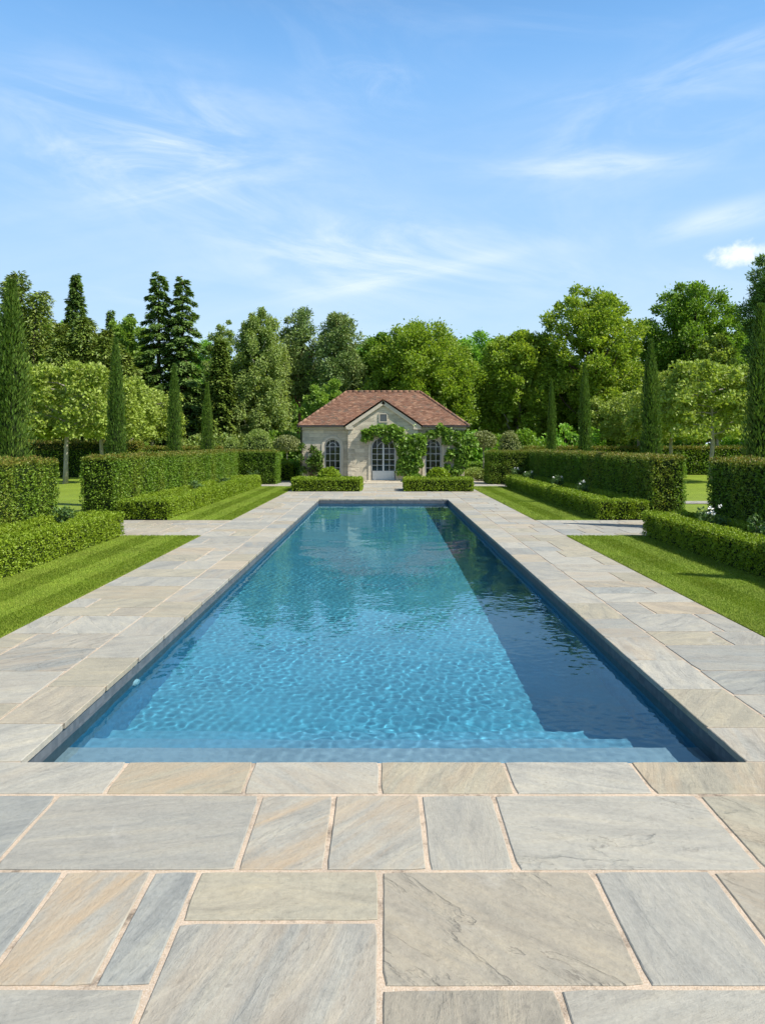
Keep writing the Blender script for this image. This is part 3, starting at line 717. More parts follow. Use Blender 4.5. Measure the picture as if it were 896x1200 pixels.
# --- the wood, from the photograph's left to its right
yew_tree(22, 58, 311, 130, 'tall broad olive brown conifer at the left edge, behind the big cypress', 1, leaders=10)
spruce('spruce_tree', 89, 60, 320, 72, 'dark blue green spruce with a pointed tip between two olive brown conifers', MB['spruce'], 2, 1, 8000)
yew_tree(103, 54, 362, 118, 'broad drooping olive conifer in front of the pointed spruce', 3, leaders=10, n=12000)
tree('broadleaf_tree', 148, 62, 372, 78, 'fresh green leafy tree between the olive conifers and the double topped spruce', MB['bright'], MB['bark'], 4, M=55, n=9000)
spruce('spruce_tree', 130, 68, 362, 36, 'small dark spruce tip above the fresh green tree, nearer the olive conifers', MB['spruce'], 5, 1, 4000)
spruce('spruce_tree', 152, 68, 366, 36, 'small dark spruce tip above the fresh green tree, nearer the double topped spruce', MB['spruce'], 6, 1, 4000)
spruce('spruce_tree', 200, 58, 317, 132, 'tallest dark spruce with a double top behind the cypresses', MB['spruce'], 7, 2, 16000, pw=.72)
spruce('cedar_tree', 258, 55, 398, 66, 'yellow olive conifer with layered sprays beside the double topped spruce', MB['yewtree'], 8, 1, 7000, L=.45, cat='conifer', wl=.45)
tree('birch_tree', 262, 66, 374, 74, 'pale thin topped birch behind the yellow olive conifer', MB['birch'], MB['birchbark'], 9, 'egg', .2, 60, 6500, .22, .6, .17, .5, 14, .14, dens=2.6, fill=.5)
tree('birch_tree', 304, 57, 361, 92, 'drooping birch with a white trunk showing through its crown', MB['birch'], MB['birchbark'], 10, 'egg', .16, 85, 11500, .21, .6, .16, .7, 16, .17, squash=1.4)
tree('pine_tree', 350, 60, 361, 56, 'slim pine with a bare orange trunk, the nearer the white trunked birch of two pines', MB['pine'], MB['pinebark'], 11, 'pine', .42, 34, 5500, .34, .3, .3, 0, 14, .2, dens=1.9, fill=.25)
tree('pine_tree', 398, 58, 366, 62, 'dark pine with a pointed shaggy top rising behind the roof of the pool house', MB['pine'], MB['pinebark'], 12, 'pine', .36, 40, 6500, .34, .3, .28, .1, 16, .2, dens=1.9, fill=.3)
tree('broadleaf_tree', 446, 60, 392, 82, 'bright green round tree directly above the roof ridge of the pool house', MB['oak_green'], MB['bark'], 13, M=55, n=9000)
tree('broadleaf_tree', 381, 50, 446, 62, 'small fresh green tree close behind the roof slope on the left of the pool house', MB['bright'], MB['bark'], 14, M=40, n=6000, L=.2)
tree('oak_tree', 493, 56, 377, 140, 'olive green oak with dark crooked limbs behind the right roof slope', MB['oak_olive'], MB['bark'], 15, 'round', .2, 80, 13500, .25, .62, .17, 0, 26, .3)
tree('broadleaf_tree', 556, 68, 388, 86, 'dark green tree top filling the gap between the two olive oaks', MB['oak_dark'], MB['bark'], 16, M=60, n=9500)
tree('oak_tree', 608, 57, 386, 110, 'olive oak with a pale trunk between the dark gap tree and the big airy tree', MB['oak_olive'], MB['palebark'], 17, 'round', .22, 75, 12000, .25, .62, .18, 0, 22, .28)
tree('ash_tree', 692, 56, 333, 132, 'big airy yellow green tree with sky showing through its crown, beside the dark oak', MB['oak_olive'], MB['bark'], 18, 'round', .25, 95, 12500, .26, .6, .15, 0, 34, .3, dens=2.6, fill=.5)
tree('oak_tree', 812, 60, 331, 140, 'big dense dark green oak with a domed crown, right of the airy tree', MB['oak_green'], MB['bark'], 19, 'round', .16, 95, 17000, .27, .62, .17, 0, 22, .38)
tree('cedar_tree', 925, 50, 270, 110, 'dark cedar branch tips entering at the right edge above the oak', MB['spruce'], MB['bark'], 20, 'pine', .3, 45, 9000, .34, .3, .2, 0, 20, .3)
tree('maple_tree', 838, 50, 392, 78, 'pale yellow green young maple behind the pleached trees, in front of the dense oak', MB['lime'], MB['palebark'], 21, 'egg', .3, 50, 6500, .24, .75, .2, 0, 14, .14)
tree('broadleaf_tree', 655, 62, 420, 90, 'dark green tree low behind the two distant cypresses', MB['oak_dark'], MB['bark'], 22, M=55, n=8500)
tree('broadleaf_tree', 745, 64, 430, 90, 'mid green tree low between the airy tree and the dense oak', MB['oak_green'], MB['bark'], 23, M=55, n=8500)
# trees further back in the wood
bk = [(-8, 72, 350), (60, 74, 372), (120, 76, 392), (232, 74, 396), (335, 74, 402), (372, 76, 408), (420, 74, 402), (470, 78, 402), (525, 76, 400), (585, 76, 396), (640, 76, 402), (735, 74, 396), (790, 78, 392), (880, 72, 372)]
words = ['behind the left edge conifer', 'behind the pointed spruce', 'behind the small spruce tips', 'between the double topped spruce and the pale birch', 'behind the white trunked birch', 'between the two pines', 'beside the shaggy pine top', 'behind the bright round tree', 'left of the dark gap tree',
         'behind the pale trunked oak', 'left of the airy tree', 'between the airy tree and the dense oak', 'behind the dense domed oak', 'at the right edge behind the cedar tips']
proto = tree('woodland_tree', bk[0][0], bk[0][1], bk[0][2], 100, 'dark tree of the back wood ' + words[0], MB['oak_dark'], MB['bark'], 31, M=60, n=8500, L=.32, base=.1, group='dark trees at the back of the wood')
H0 = zat(bk[0][2], bk[0][1])
for i, (px, Y, top) in enumerate(bk[1:]):
    k = zat(top, Y) / H0
    dup(proto, (at(px, Y), Y, 0), 'dark tree of the back wood ' + words[i + 1], i * 1.7, (k * 1.05, k * 1.05, k))
# undergrowth closing the wood at ground level
r = np.random.default_rng(77); a = Acc(); n = 42000
X = r.uniform(-75, 75, n); dd = r.random(n); Zt = 4.2 + 1.6 * np.sin(X * .31) + 1.0 * np.sin(X * .83 + 1) + .7 * np.sin(X * 2.1)
P = np.c_[X, 64 + dd * 20 + 2 * np.sin(X * .5), r.random(n) ** .7 * (Zt + dd * 5)]
a.leaves(P, unit(sph(r, n) + np.array([0, -.4, .2])), unit(sph(r, n) * .8 + np.array([.3, -.4, .5])), r.uniform(.35, .75, n), r.uniform(.25, .5, n))
tag(a.build('undergrowth', MB['wood']), 'dark leafy undergrowth closing the wood behind the tree trunks', 'undergrowth', kind='stuff')
# bushes along the edge of the wood, one mass each
bx = [(-30, 52, 2.4, 'oak_dark', 'dark bush at the foot of the left edge conifer'), (-24.5, 53, 2.8, 'oak_dark', 'dark bush below the olive brown conifers'), (-19.5, 54, 2.6, 'oak_green', 'green bush between the pleached crowns and the olive conifer'), (-13.5, 52, 2.6, 'birch', 'pale green bush below the yellow olive conifer'),
      (-10.5, 53, 3.0, 'yewtree', 'brown green bush below the white trunked birch'), (-7.4, 51, 2.8, 'oak_green', 'green bush behind the lollipop tree on the shrub side'), (-5.0, 50, 2.8, 'bright', 'fresh green bush touching the left eaves of the pool house'), (5.6, 52, 3.0, 'oak_dark', 'dark bush behind the lollipop tree on the vine side'),
      (9.5, 52, 3.2, 'oak_green', 'green bush below the pale trunked oak'), (13.0, 51, 3.1, 'oak_dark', 'dark bush below the two distant cypresses'), (17, 53, 3.0, 'oak_green', 'green bush below the airy tree'), (21.5, 54, 3.0, 'oak_dark', 'dark bush below the dense domed oak'), (27, 53, 3.2, 'oak_dark', 'dark bush below the pale maple')]
for i, (x, y, h, mk, lab) in enumerate(bx):
    o = thing('bush', (x, y, 0), lab, 'bush', 'bushes along the edge of the wood'); a = Acc(); b = Acc(); r = np.random.default_rng(500 + i)
    for k in range(16):
        an = r.uniform(0, 6.28); rr = 2.1 * math.sqrt(r.random()); c = (rr * math.cos(an), rr * math.sin(an) * .8, h * r.uniform(.25, .9) * (1 - .12 * rr))
        ball_leaves(a, c, .85 * r.uniform(.7, 1.2), 180, .26, r, (1, 1, .85), .7)
        b.tube([(0, 0, 0), (c[0] * .5, c[1] * .5, c[2] * .5), c], [.05, .035, .015], 5)
    a.build('foliage', MB[mk], o); b.build('stem', MB['bark'], o)

# --- cypresses
def cypress(h, rad, seed, n=14000):
    r = np.random.default_rng(seed); a = Acc(); w = Acc()
    w.tube([(0, 0, -.05), (0, 0, h * .5), (0, 0, h * .95)], [.10, .06, .015], 7)
    for k in range(22):
        an = k * 2.4; rr = rad * .62 * math.sqrt((k % 11) / 11); cx, cy_ = rr * math.cos(an), rr * math.sin(an)
        z0 = h * (0.02 + .42 * (k // 11) + .1 * r.random()); hh = h * r.uniform(.45, .58); 
        if k == 0: z0, hh = h * .42, h * .58
        m = n // 22; f = r.random(m); zz = np.minimum(z0 + f * hh, h)
        env = np.where(zz / h < .12, .75 + 2.0 * zz / h, 1.0) * np.clip(1.02 - np.maximum(0, zz / h - .45) ** 1.5 * 2.1, .05, 1)
        sr = rad * .48 * np.sin(np.pi * np.clip(f * .9 + .08, 0, 1)) ** .6 * (.6 + .4 * r.random(m))
        th = r.uniform(0, 6.28, m); od = np.c_[np.cos(th), np.sin(th), np.zeros(m)]
        P = np.c_[(cx + sr * np.cos(th)) * env, (cy_ + sr * np.sin(th)) * env, zz]
        D = unit(od * .45 + np.array([0, 0, 1.]) + sph(r, m) * .35); N = unit(od + sph(r, m) * .5)
        a.leaves(P, D, N, r.uniform(.6, 1.3, m) * .12, .036)
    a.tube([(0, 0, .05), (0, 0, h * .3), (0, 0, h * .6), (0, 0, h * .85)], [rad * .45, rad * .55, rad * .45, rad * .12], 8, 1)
    return w, a
def cyp(x, y, h, rad, label, seed):
    o = thing('cypress_tree', (x, y, 0), label, 'cypress', 'slim cypresses behind the yew hedges')
    w, a = cypress(h, rad, seed); w.build('trunk', MB['bark'], o); a.build('crown', [MB['cypress'], MB['core']], o); return o
CXX = 8.55
c1 = cyp(-CXX, 16.7, 5.65, .47, 'widest and tallest cypress, half cut off by the left edge', 61)
c2 = cyp(CXX, 16.45, 5.05, .40, 'dark cypress cut off by the right edge', 62)
def cdup(src, h0, x, y, h, w, lab, rz): dup(src, (x, y, 0), lab, rz, (w, w, h / h0))
cdup(c1, 5.65, -CXX, 23.2, 5.25, .78, 'slim cypress standing between pleached tree crowns, second of four from the left edge', 1.1)
cdup(c1, 5.65, -CXX, 29.7, 5.15, .76, 'slim cypress in front of the double topped spruce', 2.6)
cdup(c1, 5.65, -CXX, 35.3, 4.85, .78, 'shortest cypress near the dark end of the sunlit yew hedge', 4.0)
cdup(c2, 5.05, CXX, 23.2, 5.2, .92, 'slim cypress in front of the airy tree, beside the end of the shaded yew hedge', 1.4)
cdup(c2, 5.05, CXX, 30.8, 5.25, .78, 'slim cypress below the airy tree, second from the pool house on the vine side', 2.9)
cdup(c2, 5.05, CXX, 36.9, 5.1, .72, 'slim cypress nearest the pool house on the vine side', 4.4)
cdup(c2, 5.05, CXX, 9.4, 5.1, .9, 'cypress beyond the right edge whose shadow tip lies on the near lawn', 5.2)

# --- pleached limes: pale stems under clipped box heads
def lime(x, y, h, zb, wx, wy, label, seed, n=5200, loose=.07):
    r = np.random.default_rng(seed); o = thing('pleached_tree', (x, y, 0), label, 'pleached tree', 'pleached trees with pale stems'); w = Acc(); a = Acc()
    w.tube(wander((0, 0, -.05), (0, 0, h * .85), r, 5, .008), [.14, .11, .10, .08, .06, .03], 8)
    for k in range(16):
        z = zb + (h - zb) * (.1 + .8 * (k // 2) / 8); sx = -1 if k % 2 else 1
        w.tube(wander((0, 0, z - .25), (sx * wx * .85 * r.uniform(.7, 1), r.normal() * wy * .4, z + .25), r, 4, .03), [.05, .04, .03, .02, .01], 5, cap=False)
    hx, hy, hz = wx * 1.18, wy, (h - zb) / 2; n = int(n * 1.7)
    for k in range(130):
        d = r.uniform(-1, 1, 3)
        if k % 4: d[k % 3] = math.copysign(1, d[k % 3])
        c = d * np.array([hx, hy, hz]) * .84 + np.array([0, 0, zb + hz])
        c += r.normal(size=3) * loose
        ball_leaves(a, c, .42 * r.uniform(.7, 1.25), n // 130, .18, r, (1, 1, .8), .75, wr=.8)
    w.build('trunk', MB['palebark'], o); a.build('crown', MB['lime'], o); return o
lime(-15.75, 36.0, 5.75, 2.25, 2.0, 1.5, 'large pale pleached tree with a white stem, between the widest cypress and the next', 81, 8500)
l2 = lime(-16.0, 41.3, 5.6, 2.3, 1.9, 1.4, 'pleached tree half hidden behind the cypress that stands between the pale crowns', 82)
G = 'pleached trees with pale stems'
dup(l2, (-15.95, 46.0, 0), 'pleached tree just right of the cypress between the pale crowns', 2.0, (1, 1, .98))
dup(l2, (-16.1, 50.5, 0), 'pleached tree at the far end of its row, beside the cypress before the double spruce', 3.6, (.95, .95, .97))
lime(16.9, 37.4, 5.9, 2.3, 2.1, 1.5, 'large loose yellow green pleached tree beside the dark cypress at the right edge', 84, 8500, .2)
l4 = lime(16.8, 42.4, 5.2, 2.3, 1.9, 1.4, 'pleached tree with a grey stem between the large loose one and the cypress', 85, 5600, .12)
dup(l4, (16.7, 47.6, 0), 'pleached tree half hidden behind the cypress beside the hedge end', 2.2, (.95, .95, .97))
dup(l4, (16.7, 52.8, 0), 'smallest pleached tree, at the far end of the row on the vine side', 4.1, (.95, .95, .95))

# --- clipped shrubs round the pool house
def lollipop(x, y, h, rx, rz, label, seed, n=2600):
    r = np.random.default_rng(seed); o = thing('lollipop_tree', (x, y, 0), label, 'topiary', 'lollipop trees beside the pool house'); w = Acc(); a = Acc()
    w.tube([(0, 0, -.05), (.02, 0, (h - rz) * .5), (0, 0, h - rz)], [.05, .045, .035], 7)
    for k in range(7):
        an = k * .9; w.tube([(0, 0, h - 2 * rz), (rx * .5 * math.cos(an), rx * .5 * math.sin(an), h - rz)], [.03, .01], 5)
    ball_leaves(a, (0, 0, h - rz), 1, n, .13, r, (rx, rx, rz), .45)
    w.build('trunk', MB['palebark'], o); a.build('crown', MB['pale'], o)
lollipop(at(566, 44), 44, zat(506, 44), .78, .55, 'pale round headed lollipop tree on a white stem beside the vine corner', 91)
lollipop(at(336, 44), 44, zat(511, 44), .80, .52, 'pale flat headed lollipop tree on a thin stem left of the pool house', 92)
def round_shrub(x, y, h, rx, label, mat, seed, n=2600, zc=None, group='clipped round shrubs'):
    r = np.random.default_rng(seed); a = Acc(); rz = h / 2 if zc is None else h - zc
    c = (0, 0, h - rz)
    ball_leaves(a, c, 1, n, .11, r, (rx, rx, rz), .3)
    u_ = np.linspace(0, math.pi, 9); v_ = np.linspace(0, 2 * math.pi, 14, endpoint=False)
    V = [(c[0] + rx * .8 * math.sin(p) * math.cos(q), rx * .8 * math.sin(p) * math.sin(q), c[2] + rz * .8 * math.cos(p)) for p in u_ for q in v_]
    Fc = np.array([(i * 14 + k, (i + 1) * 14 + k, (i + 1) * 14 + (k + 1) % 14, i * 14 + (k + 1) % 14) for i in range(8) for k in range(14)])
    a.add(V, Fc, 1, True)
    o = a.build('round_shrub', [MB[mat], MB['core']], None, (x, y, 0)); return tag(o, label, 'shrub', group)
round_shrub(at(597, 43), 43, zat(505, 43), .72, 'pale clipped ball shrub above the end of the shaded yew hedge', 'pale', 93, 2800, 1.2)
round_shrub(at(303, 45), 45, zat(503, 45), 1.1, 'large pale green clipped dome above the dark hedge return', 'birch', 94, 4000, 1.2)
round_shrub(at(272, 45), 45, zat(512, 45), .6, 'small green clipped dome just left of the large pale dome', 'birch', 95, 1800, 1.1)
round_shrub(at(347, 39.5), 39.5, zat(538, 39.5), .5, 'dark low round shrub at the left corner of the pool house', 'oak_dark', 96, 1600)
round_shrub(at(330, 41), 41, zat(538, 41), .62, 'light green round shrub behind the small square hedge', 'box', 97, 1800)
round_shrub(at(556, 40), 40, zat(549, 40), .62, 'low feathery shrub at the foot of the vine corner', 'birch', 98, 1800)
round_shrub(at(566, 38.5), 38.5, zat(551, 38.5), .5, 'low feathery shrub against the shaded hedge return', 'birch', 99, 1600)
a = Acc(); hedge_boxes(a, [(at(325, 38.5), at(342, 38.5), 38.3, 39.3, .95)], 700, .09, hr, .1, .03)
tag(a.build('square_hedge', [MB['box'], MB['core']]), 'small square clipped hedge between the dark hedge return and the pool house', 'hedge')
a = Acc(); hedge_boxes(a, [(at(546, 47), at(572, 47), 46.6, 47.6, .75)], 400, .11, hr, .1, .03)
tag(a.build('low_hedge', [MB['oak_green'], MB['core']]), 'low green hedge behind the stem of the lollipop tree on the vine side', 'hedge')
def front_hedge(x0, x1, label):
    a = Acc(); y0, y1 = 29.8, 31.6; w_ = .5
    hedge_boxes(a, [(x0, x1, y0, y0 + w_, .54), (x0, x1, y1 - w_, y1, .53), (x0, x0 + w_, y0 + w_ - .03, y1 - w_ + .03, .53), (x1 - w_, x1, y0 + w_ - .03, y1 - w_ + .03, .53)], 1000, .06, hr, .07, .025)
    return tag(a.build('box_hedge', [MB['box'], MB['core']]), label, 'hedge', 'box hedges before the pool house')
front_hedge(-3.79, -.90, 'small box hedge before the left window of the pool house')
front_hedge(.87, 3.72, 'small box hedge before the vine covered window of the pool house')
a = Acc(); a.box(-3.4, -1.3, 30.2, 31.2, -.03, .03); a.box(1.25, 3.35, 30.2, 31.2, -.03, .03); structure(a.build('soil', MB['soil']))
for x, lab in ((-2.28, 'clipped box ball in the small hedge before the left window'), (2.33, 'clipped box ball in the small hedge before the vine covered window')):
    o = round_shrub(x, 30.7, .92, .50, lab, 'box', int(x * 10) + 150, 2600, .40, 'box balls before the pool house'); o.name = 'topiary_ball'

# ------------------------------------------------------------------ pool house
HY = 36.6; HWX = 4.08; EZ = 2.80; HD = 4.4; PRX = 1.75; PRY = HY - .38
def stone_mat():
    m, t = new_mat('limestone_ashlar')
    x, y, z = t.sep(t.n('ShaderNodeTexCoord').outputs['Object'])
    p = t.n('ShaderNodeTexCoord').outputs['Object']
    vec = t.xyz(t.m('ADD', x, y), z, 0)
    b = t.n('ShaderNodeTexBrick'); t.put(b.inputs['Vector'], vec)
    b.inputs['Scale'].default_value = 1; b.inputs['Brick Width'].default_value = .48; b.inputs['Row Height'].default_value = .19; b.inputs['Mortar Size'].default_value = .008; b.inputs['Mortar Smooth'].default_value = .3
    b.inputs['Color1'].default_value = (.60, .525, .385, 1); b.inputs['Color2'].default_value = (.38, .33, .24, 1); b.inputs['Mortar'].default_value = (.64, .57, .45, 1); b.inputs['Bias'].default_value = -.2
    c = t.mix(t.mr(t.noise(p, .9, 5, .65), .4, .7, 0, .45), b.outputs[0], (.55, .51, .42))
    c = t.mix(1.0, c, t.ramp(t.noise(t.vm('MULTIPLY', p, (2, 2, 6)), 2.2, 6, .7, .6), [(.25, (.70, .70, .70)), (.5, (1, 1, 1)), (.75, (1.15, 1.13, 1.1))]), 'MULTIPLY')
    n = t.bump(b.outputs['Fac'], -.012); n = t.bump(t.noise(p, 22, 5, .7), .015, .8, n)
    t.out(t.bsdf(c, .88, n, .2)); return m
MB['stone'] = stone_mat()
MB['dressed'] = plain_mat('dressed_stone', (.52, .465, .36), .8, .25, nscale=7, namt=.14, bump=.006)
def tile_mat():
    m, t = new_mat('clay_roof_tiles')
    geo = t.n('ShaderNodeNewGeometry')
    c = t.ramp(geo.outputs['Random Per Island'], [(0, (.155, .082, .054)), (.2, (.195, .105, .07)), (.45, (.22, .123, .083)), (.65, (.18, .107, .077)), (.82, (.25, .15, .10)), (.93, (.14, .095, .07))], 'CONSTANT')
    p = geo.outputs['Position']
    c = t.mix(1.0, c, t.ramp(t.noise(p, 1.5, 5, .6), [(.3, (.82, .82, .82)), (.7, (1.15, 1.12, 1.08))]), 'MULTIPLY')
    c = t.mix(t.mr(t.noise(p, 6, 5, .7), .6, .75, 0, .35), c, (.30, .28, .20))
    t.out(t.bsdf(c, .85, t.bump(t.noise(p, 60, 3), .003), .2)); return m
MB['tile'] = tile_mat()
MB['paint'] = plain_mat('pale_grey_paint', (.56, .58, .57), .45, .4, namt=.06)
MB['lead'] = plain_mat('dark_gutter_metal', (.045, .04, .038), .5, .4, namt=.2)
MB['dark'] = plain_mat('dark_room', (.02, .02, .018), .9, .1)
def glass_mat():
    m, t = new_mat('window_glass')
    p = t.n('ShaderNodeTexCoord').outputs['Object']
    t.out(t.bsdf((.014, .020, .016), .03, t.bump(t.noise(p, 1.6, 2), .012), .35)); return m
MB['glass'] = glass_mat()
house = thing('pool_house', (0, HY, 0), 'stone pool house with red tiled hipped roof and arched white doors beyond the pool', 'pool house')
def lp(o): o.parent = house; o.location = (0, -HY, 0); return o     # parts are drawn in world numbers
def arch_pts(cx, w, z0, zt, n=14):
    rr = w / 2; zs = zt - rr
    return [(cx - rr, z0)] + [(cx - rr * math.cos(math.pi * i / n), zs + rr * math.sin(math.pi * i / n)) for i in range(n + 1)] + [(cx + rr, z0)]
def wall_with_arch(acc, x0, x1, z0, z1, y, openings, dep, mat=0):
    """front wall sheet with arched holes, built by columns; reveal faces go back by dep"""
    xs = [x0]
    ops = sorted(openings)
    for (cx, w, oz, ot) in ops:
        a_ = cx - w / 2; 
        if a_ > xs[-1]: acc.add([(xs[-1], y, z0), (a_, y, z0), (a_, y, z1), (xs[-1], y, z1)], np.array([(0, 1, 2, 3)]), mat)
        pts = arch_pts(cx, w, oz, ot)
        if oz > z0: acc.add([(a_, y, z0), (a_ + w, y, z0), (a_ + w, y, oz), (a_, y, oz)], np.array([(0, 1, 2, 3)]), mat)
        for (p, q) in zip(pts[1:-1], pts[2:-1]):
            acc.add([(p[0], y, p[1]), (q[0], y, q[1]), (q[0], y, z1), (p[0], y, z1)], np.array([(0, 1, 2, 3)]), mat)
        V = [(p[0], y, p[1]) for p in pts] + [(p[0], y + dep, p[1]) for p in pts]; n = len(pts)
        acc.add(V, [(i, i + 1, n + i + 1, n + i) for i in range(n - 1)] + ([(0, n, 2 * n - 1, n - 1)] if oz > z0 else []), mat)
        xs.append(a_ + w)
    acc.add([(xs[-1], y, z0), (x1, y, z0), (x1, y, z1), (xs[-1], y, z1)], np.array([(0, 1, 2, 3)]), mat)
WIN = [(-2.56, .84, .32, 2.22), (2.52, .84, .32, 2.22)]
DOOR = (.0, 1.24, .12, 2.34)
a = Acc()
wall_with_arch(a, -HWX, -PRX, 0, EZ, HY, [WIN[0]], .3); wall_with_arch(a, PRX, HWX, 0, EZ, HY, [WIN[1]], .3)
# sides and back
a.add([(-HWX, HY, 0), (-HWX, HY + HD, 0), (-HWX, HY + HD, EZ), (-HWX, HY, EZ)], np.array([(3, 2, 1, 0)])); a.add([(HWX, HY, 0), (HWX, HY + HD, 0), (HWX, HY + HD, EZ), (HWX, HY, EZ)], np.array([(0, 1, 2, 3)]))
a.add([(-HWX, HY + HD, 0), (HWX, HY + HD, 0), (HWX, HY + HD, EZ), (-HWX, HY + HD, EZ)], np.array([(3, 2, 1, 0)]))
lp(a.build('wall', MB['stone']))
a = Acc()
wall_with_arch(a, -PRX, PRX, 0, EZ, PRY, [DOOR], .28)
for sx in (-1, 1): a.add([(sx * PRX, PRY, 0), (sx * PRX, HY, 0), (sx * PRX, HY, EZ), (sx * PRX, PRY, EZ)], np.array([(0, 1, 2, 3)]))
GA = 4.06 # gable apex height
gz = EZ
a.add([(-PRX, PRY, gz), (PRX, PRY, gz), (0, PRY, GA - .06)], np.array([(0, 1, 2)]))
lp(a.build('porch_wall', MB['stone']))
# dressed corner blocks and a plinth, standing a little proud
a = Acc(); a2 = Acc()
for k in range(14):
    w_ = .34 if k % 2 else .22; z0, z1 = .02 + k * .2, .21 + k * .2
    if z1 > EZ: break
    for sx in (-1, 1): (a, a2)[sx > 0].box(*sorted((sx * (PRX + .012), sx * (PRX - w_))), PRY - .014, PRY + .1, z0, z1)
lp(a.build('quoin', MB['stone'])); lp(a2.build('quoin', MB['stone']))
# arch surrounds
def surround(name, cx, w, z0, zt, y, t_=.13, proud=.035):
    o_, i_ = arch_pts(cx, w + 2 * t_, z0, zt + t_, 18), arch_pts(cx, w - .004, z0, zt - .002, 18); n = len(o_); a = Acc()
    V = [(p[0], y - proud, p[1]) for p in o_] + [(p[0], y - proud, p[1]) for p in i_] + [(p[0], y + .02, p[1]) for p in o_] + [(p[0], y + .1, p[1]) for p in i_]
    Fc = []
    for i in range(n - 1): Fc += [(i, i + 1, n + i + 1, n + i), (2 * n + i, 2 * n + i + 1, i + 1, i), (n + i, n + i + 1, 3 * n + i + 1, 3 * n + i)]
    a.add(V, Fc); return lp(a.build(name, MB['dressed']))
def glazing(kind, cx, w, z0, zt, y, cols, rws, panel, parent_name):
    """frame part with its pane (dark glass) as a sub-part"""
    rr = w / 2; zs = zt - rr
    a = Acc(); fw = .05
    o_, i_ = arch_pts(cx, w, z0, zt, 18), arch_pts(cx, w - 2 * fw, z0 + fw, zt - fw, 18); n = len(o_)
    V = [(p[0], y - .03, p[1]) for p in o_] + [(p[0], y - .03, p[1]) for p in i_] + [(p[0], y + .03, p[1]) for p in i_]
    Fc = [(i, i + 1, n + i + 1, n + i) for i in range(n - 1)] + [(n + i, n + i + 1, 2 * n + i + 1, 2 * n + i) for i in range(n - 1)]
    a.add(V, Fc)
    def hw(z): return rr - fw * .5 if z <= zs else math.sqrt(max(0, (rr - fw * .5) ** 2 - (z - zs) ** 2))
    a.box(cx - rr + .02, cx + rr - .02, y - .03, y + .02, z0, z0 + fw + panel)
    bw = .011
    zb = z0 + panel + fw
    for c in range(1, cols):
        x = cx - rr + w * c / cols; d = abs(x - cx); ztop = zs + math.sqrt(max(0, (rr - .02) ** 2 - d * d))
        b_ = .04 if (kind == 'door' and c == cols // 2) else bw
        a.box(x - b_, x + b_, y - .026 - (.008 if b_ > .02 else 0), y + .02, zb - .01, ztop)
    for k in range(1, rws + 1):
        z = zb + (zs - zb) * k / rws
        a.box(cx - hw(z), cx + hw(z), y - .024, y + .018, z - bw, z + bw)
    # arched bar in the head
    pts = [(cx - rr * .5 * math.cos(math.pi * i / 12), y - .01, zs + rr * .5 * math.sin(math.pi * i / 12)) for i in range(13)]
    a.tube(pts, [.014] * 13, 5)
    f = lp(a.build(kind, MB['paint']))
    g = Acc(); q = arch_pts(cx, w - .04, z0 + .02, zt - .02, 18); g.add([(p[0], y + .01, p[1]) for p in q], [tuple(range(len(q)))[::-1]])
    go = g.build('pane', MB['glass'], f)
    if kind == 'door':
        for sx in (-1, 1):
            h = Acc()
            h.tube([(cx + sx * .055, y - .05, z0 + 1.02), (cx + sx * .055, y - .08, z0 + 1.02), (cx + sx * .15, y - .08, z0 + 1.01)], [.012, .012, .010], 6)
            h.build('handle', MB['lead'], f)
    return f
for (cx, w, z0, zt) in WIN:
    surround('window_surround', cx, w, z0, zt, HY); glazing('window', cx, w - .03, z0 + .01, zt - .015, HY + .16, 3, 4, .0, 'window')
    a = Acc(); a.box(cx - w / 2 - .16, cx + w / 2 + .16, HY - .09, HY + .28, z0 - .1, z0 - .004); lp(a.build('window_sill', MB['dressed']))
surround('door_surround', DOOR[0], DOOR[1], DOOR[2], DOOR[3], PRY)
glazing('door', DOOR[0], DOOR[1] - .03, DOOR[2] + .01, DOOR[3] - .015, PRY + .16, 4, 4, .42, 'door')
a = Acc(); a.box(-1.0, 1.0, PRY - .75, PRY - .004, -.02, .06); a.box(-.85, .85, PRY - .4, PRY + .3, .06, .12); lp(a.build('door_step', MB['dressed']))
# gable vent
a = Acc()
for (x0, x1, z0, z1) in ((-.22, .22, 3.02, 3.07), (-.22, .22, 3.43, 3.48), (-.22, -.17, 3.07, 3.43), (.17, .22, 3.07, 3.43)): a.box(x0, x1, PRY - .04, PRY + .02, z0, z1)
vt = lp(a.build('gable_vent', MB['dressed']))
b = Acc(); b.add([(-.17, PRY - .008, 3.07), (.17, PRY - .008, 3.07), (.17, PRY - .008, 3.43), (-.17, PRY - .008, 3.43)], np.array([(0, 1, 2, 3)]))
for k in range(6): b.box(-.168, .168, PRY - .03, PRY - .010, 3.085 + k * .06, 3.11 + k * .06)
b.build('louvre', plain_mat('grey_louvre', (.16, .17, .17), .6), vt)
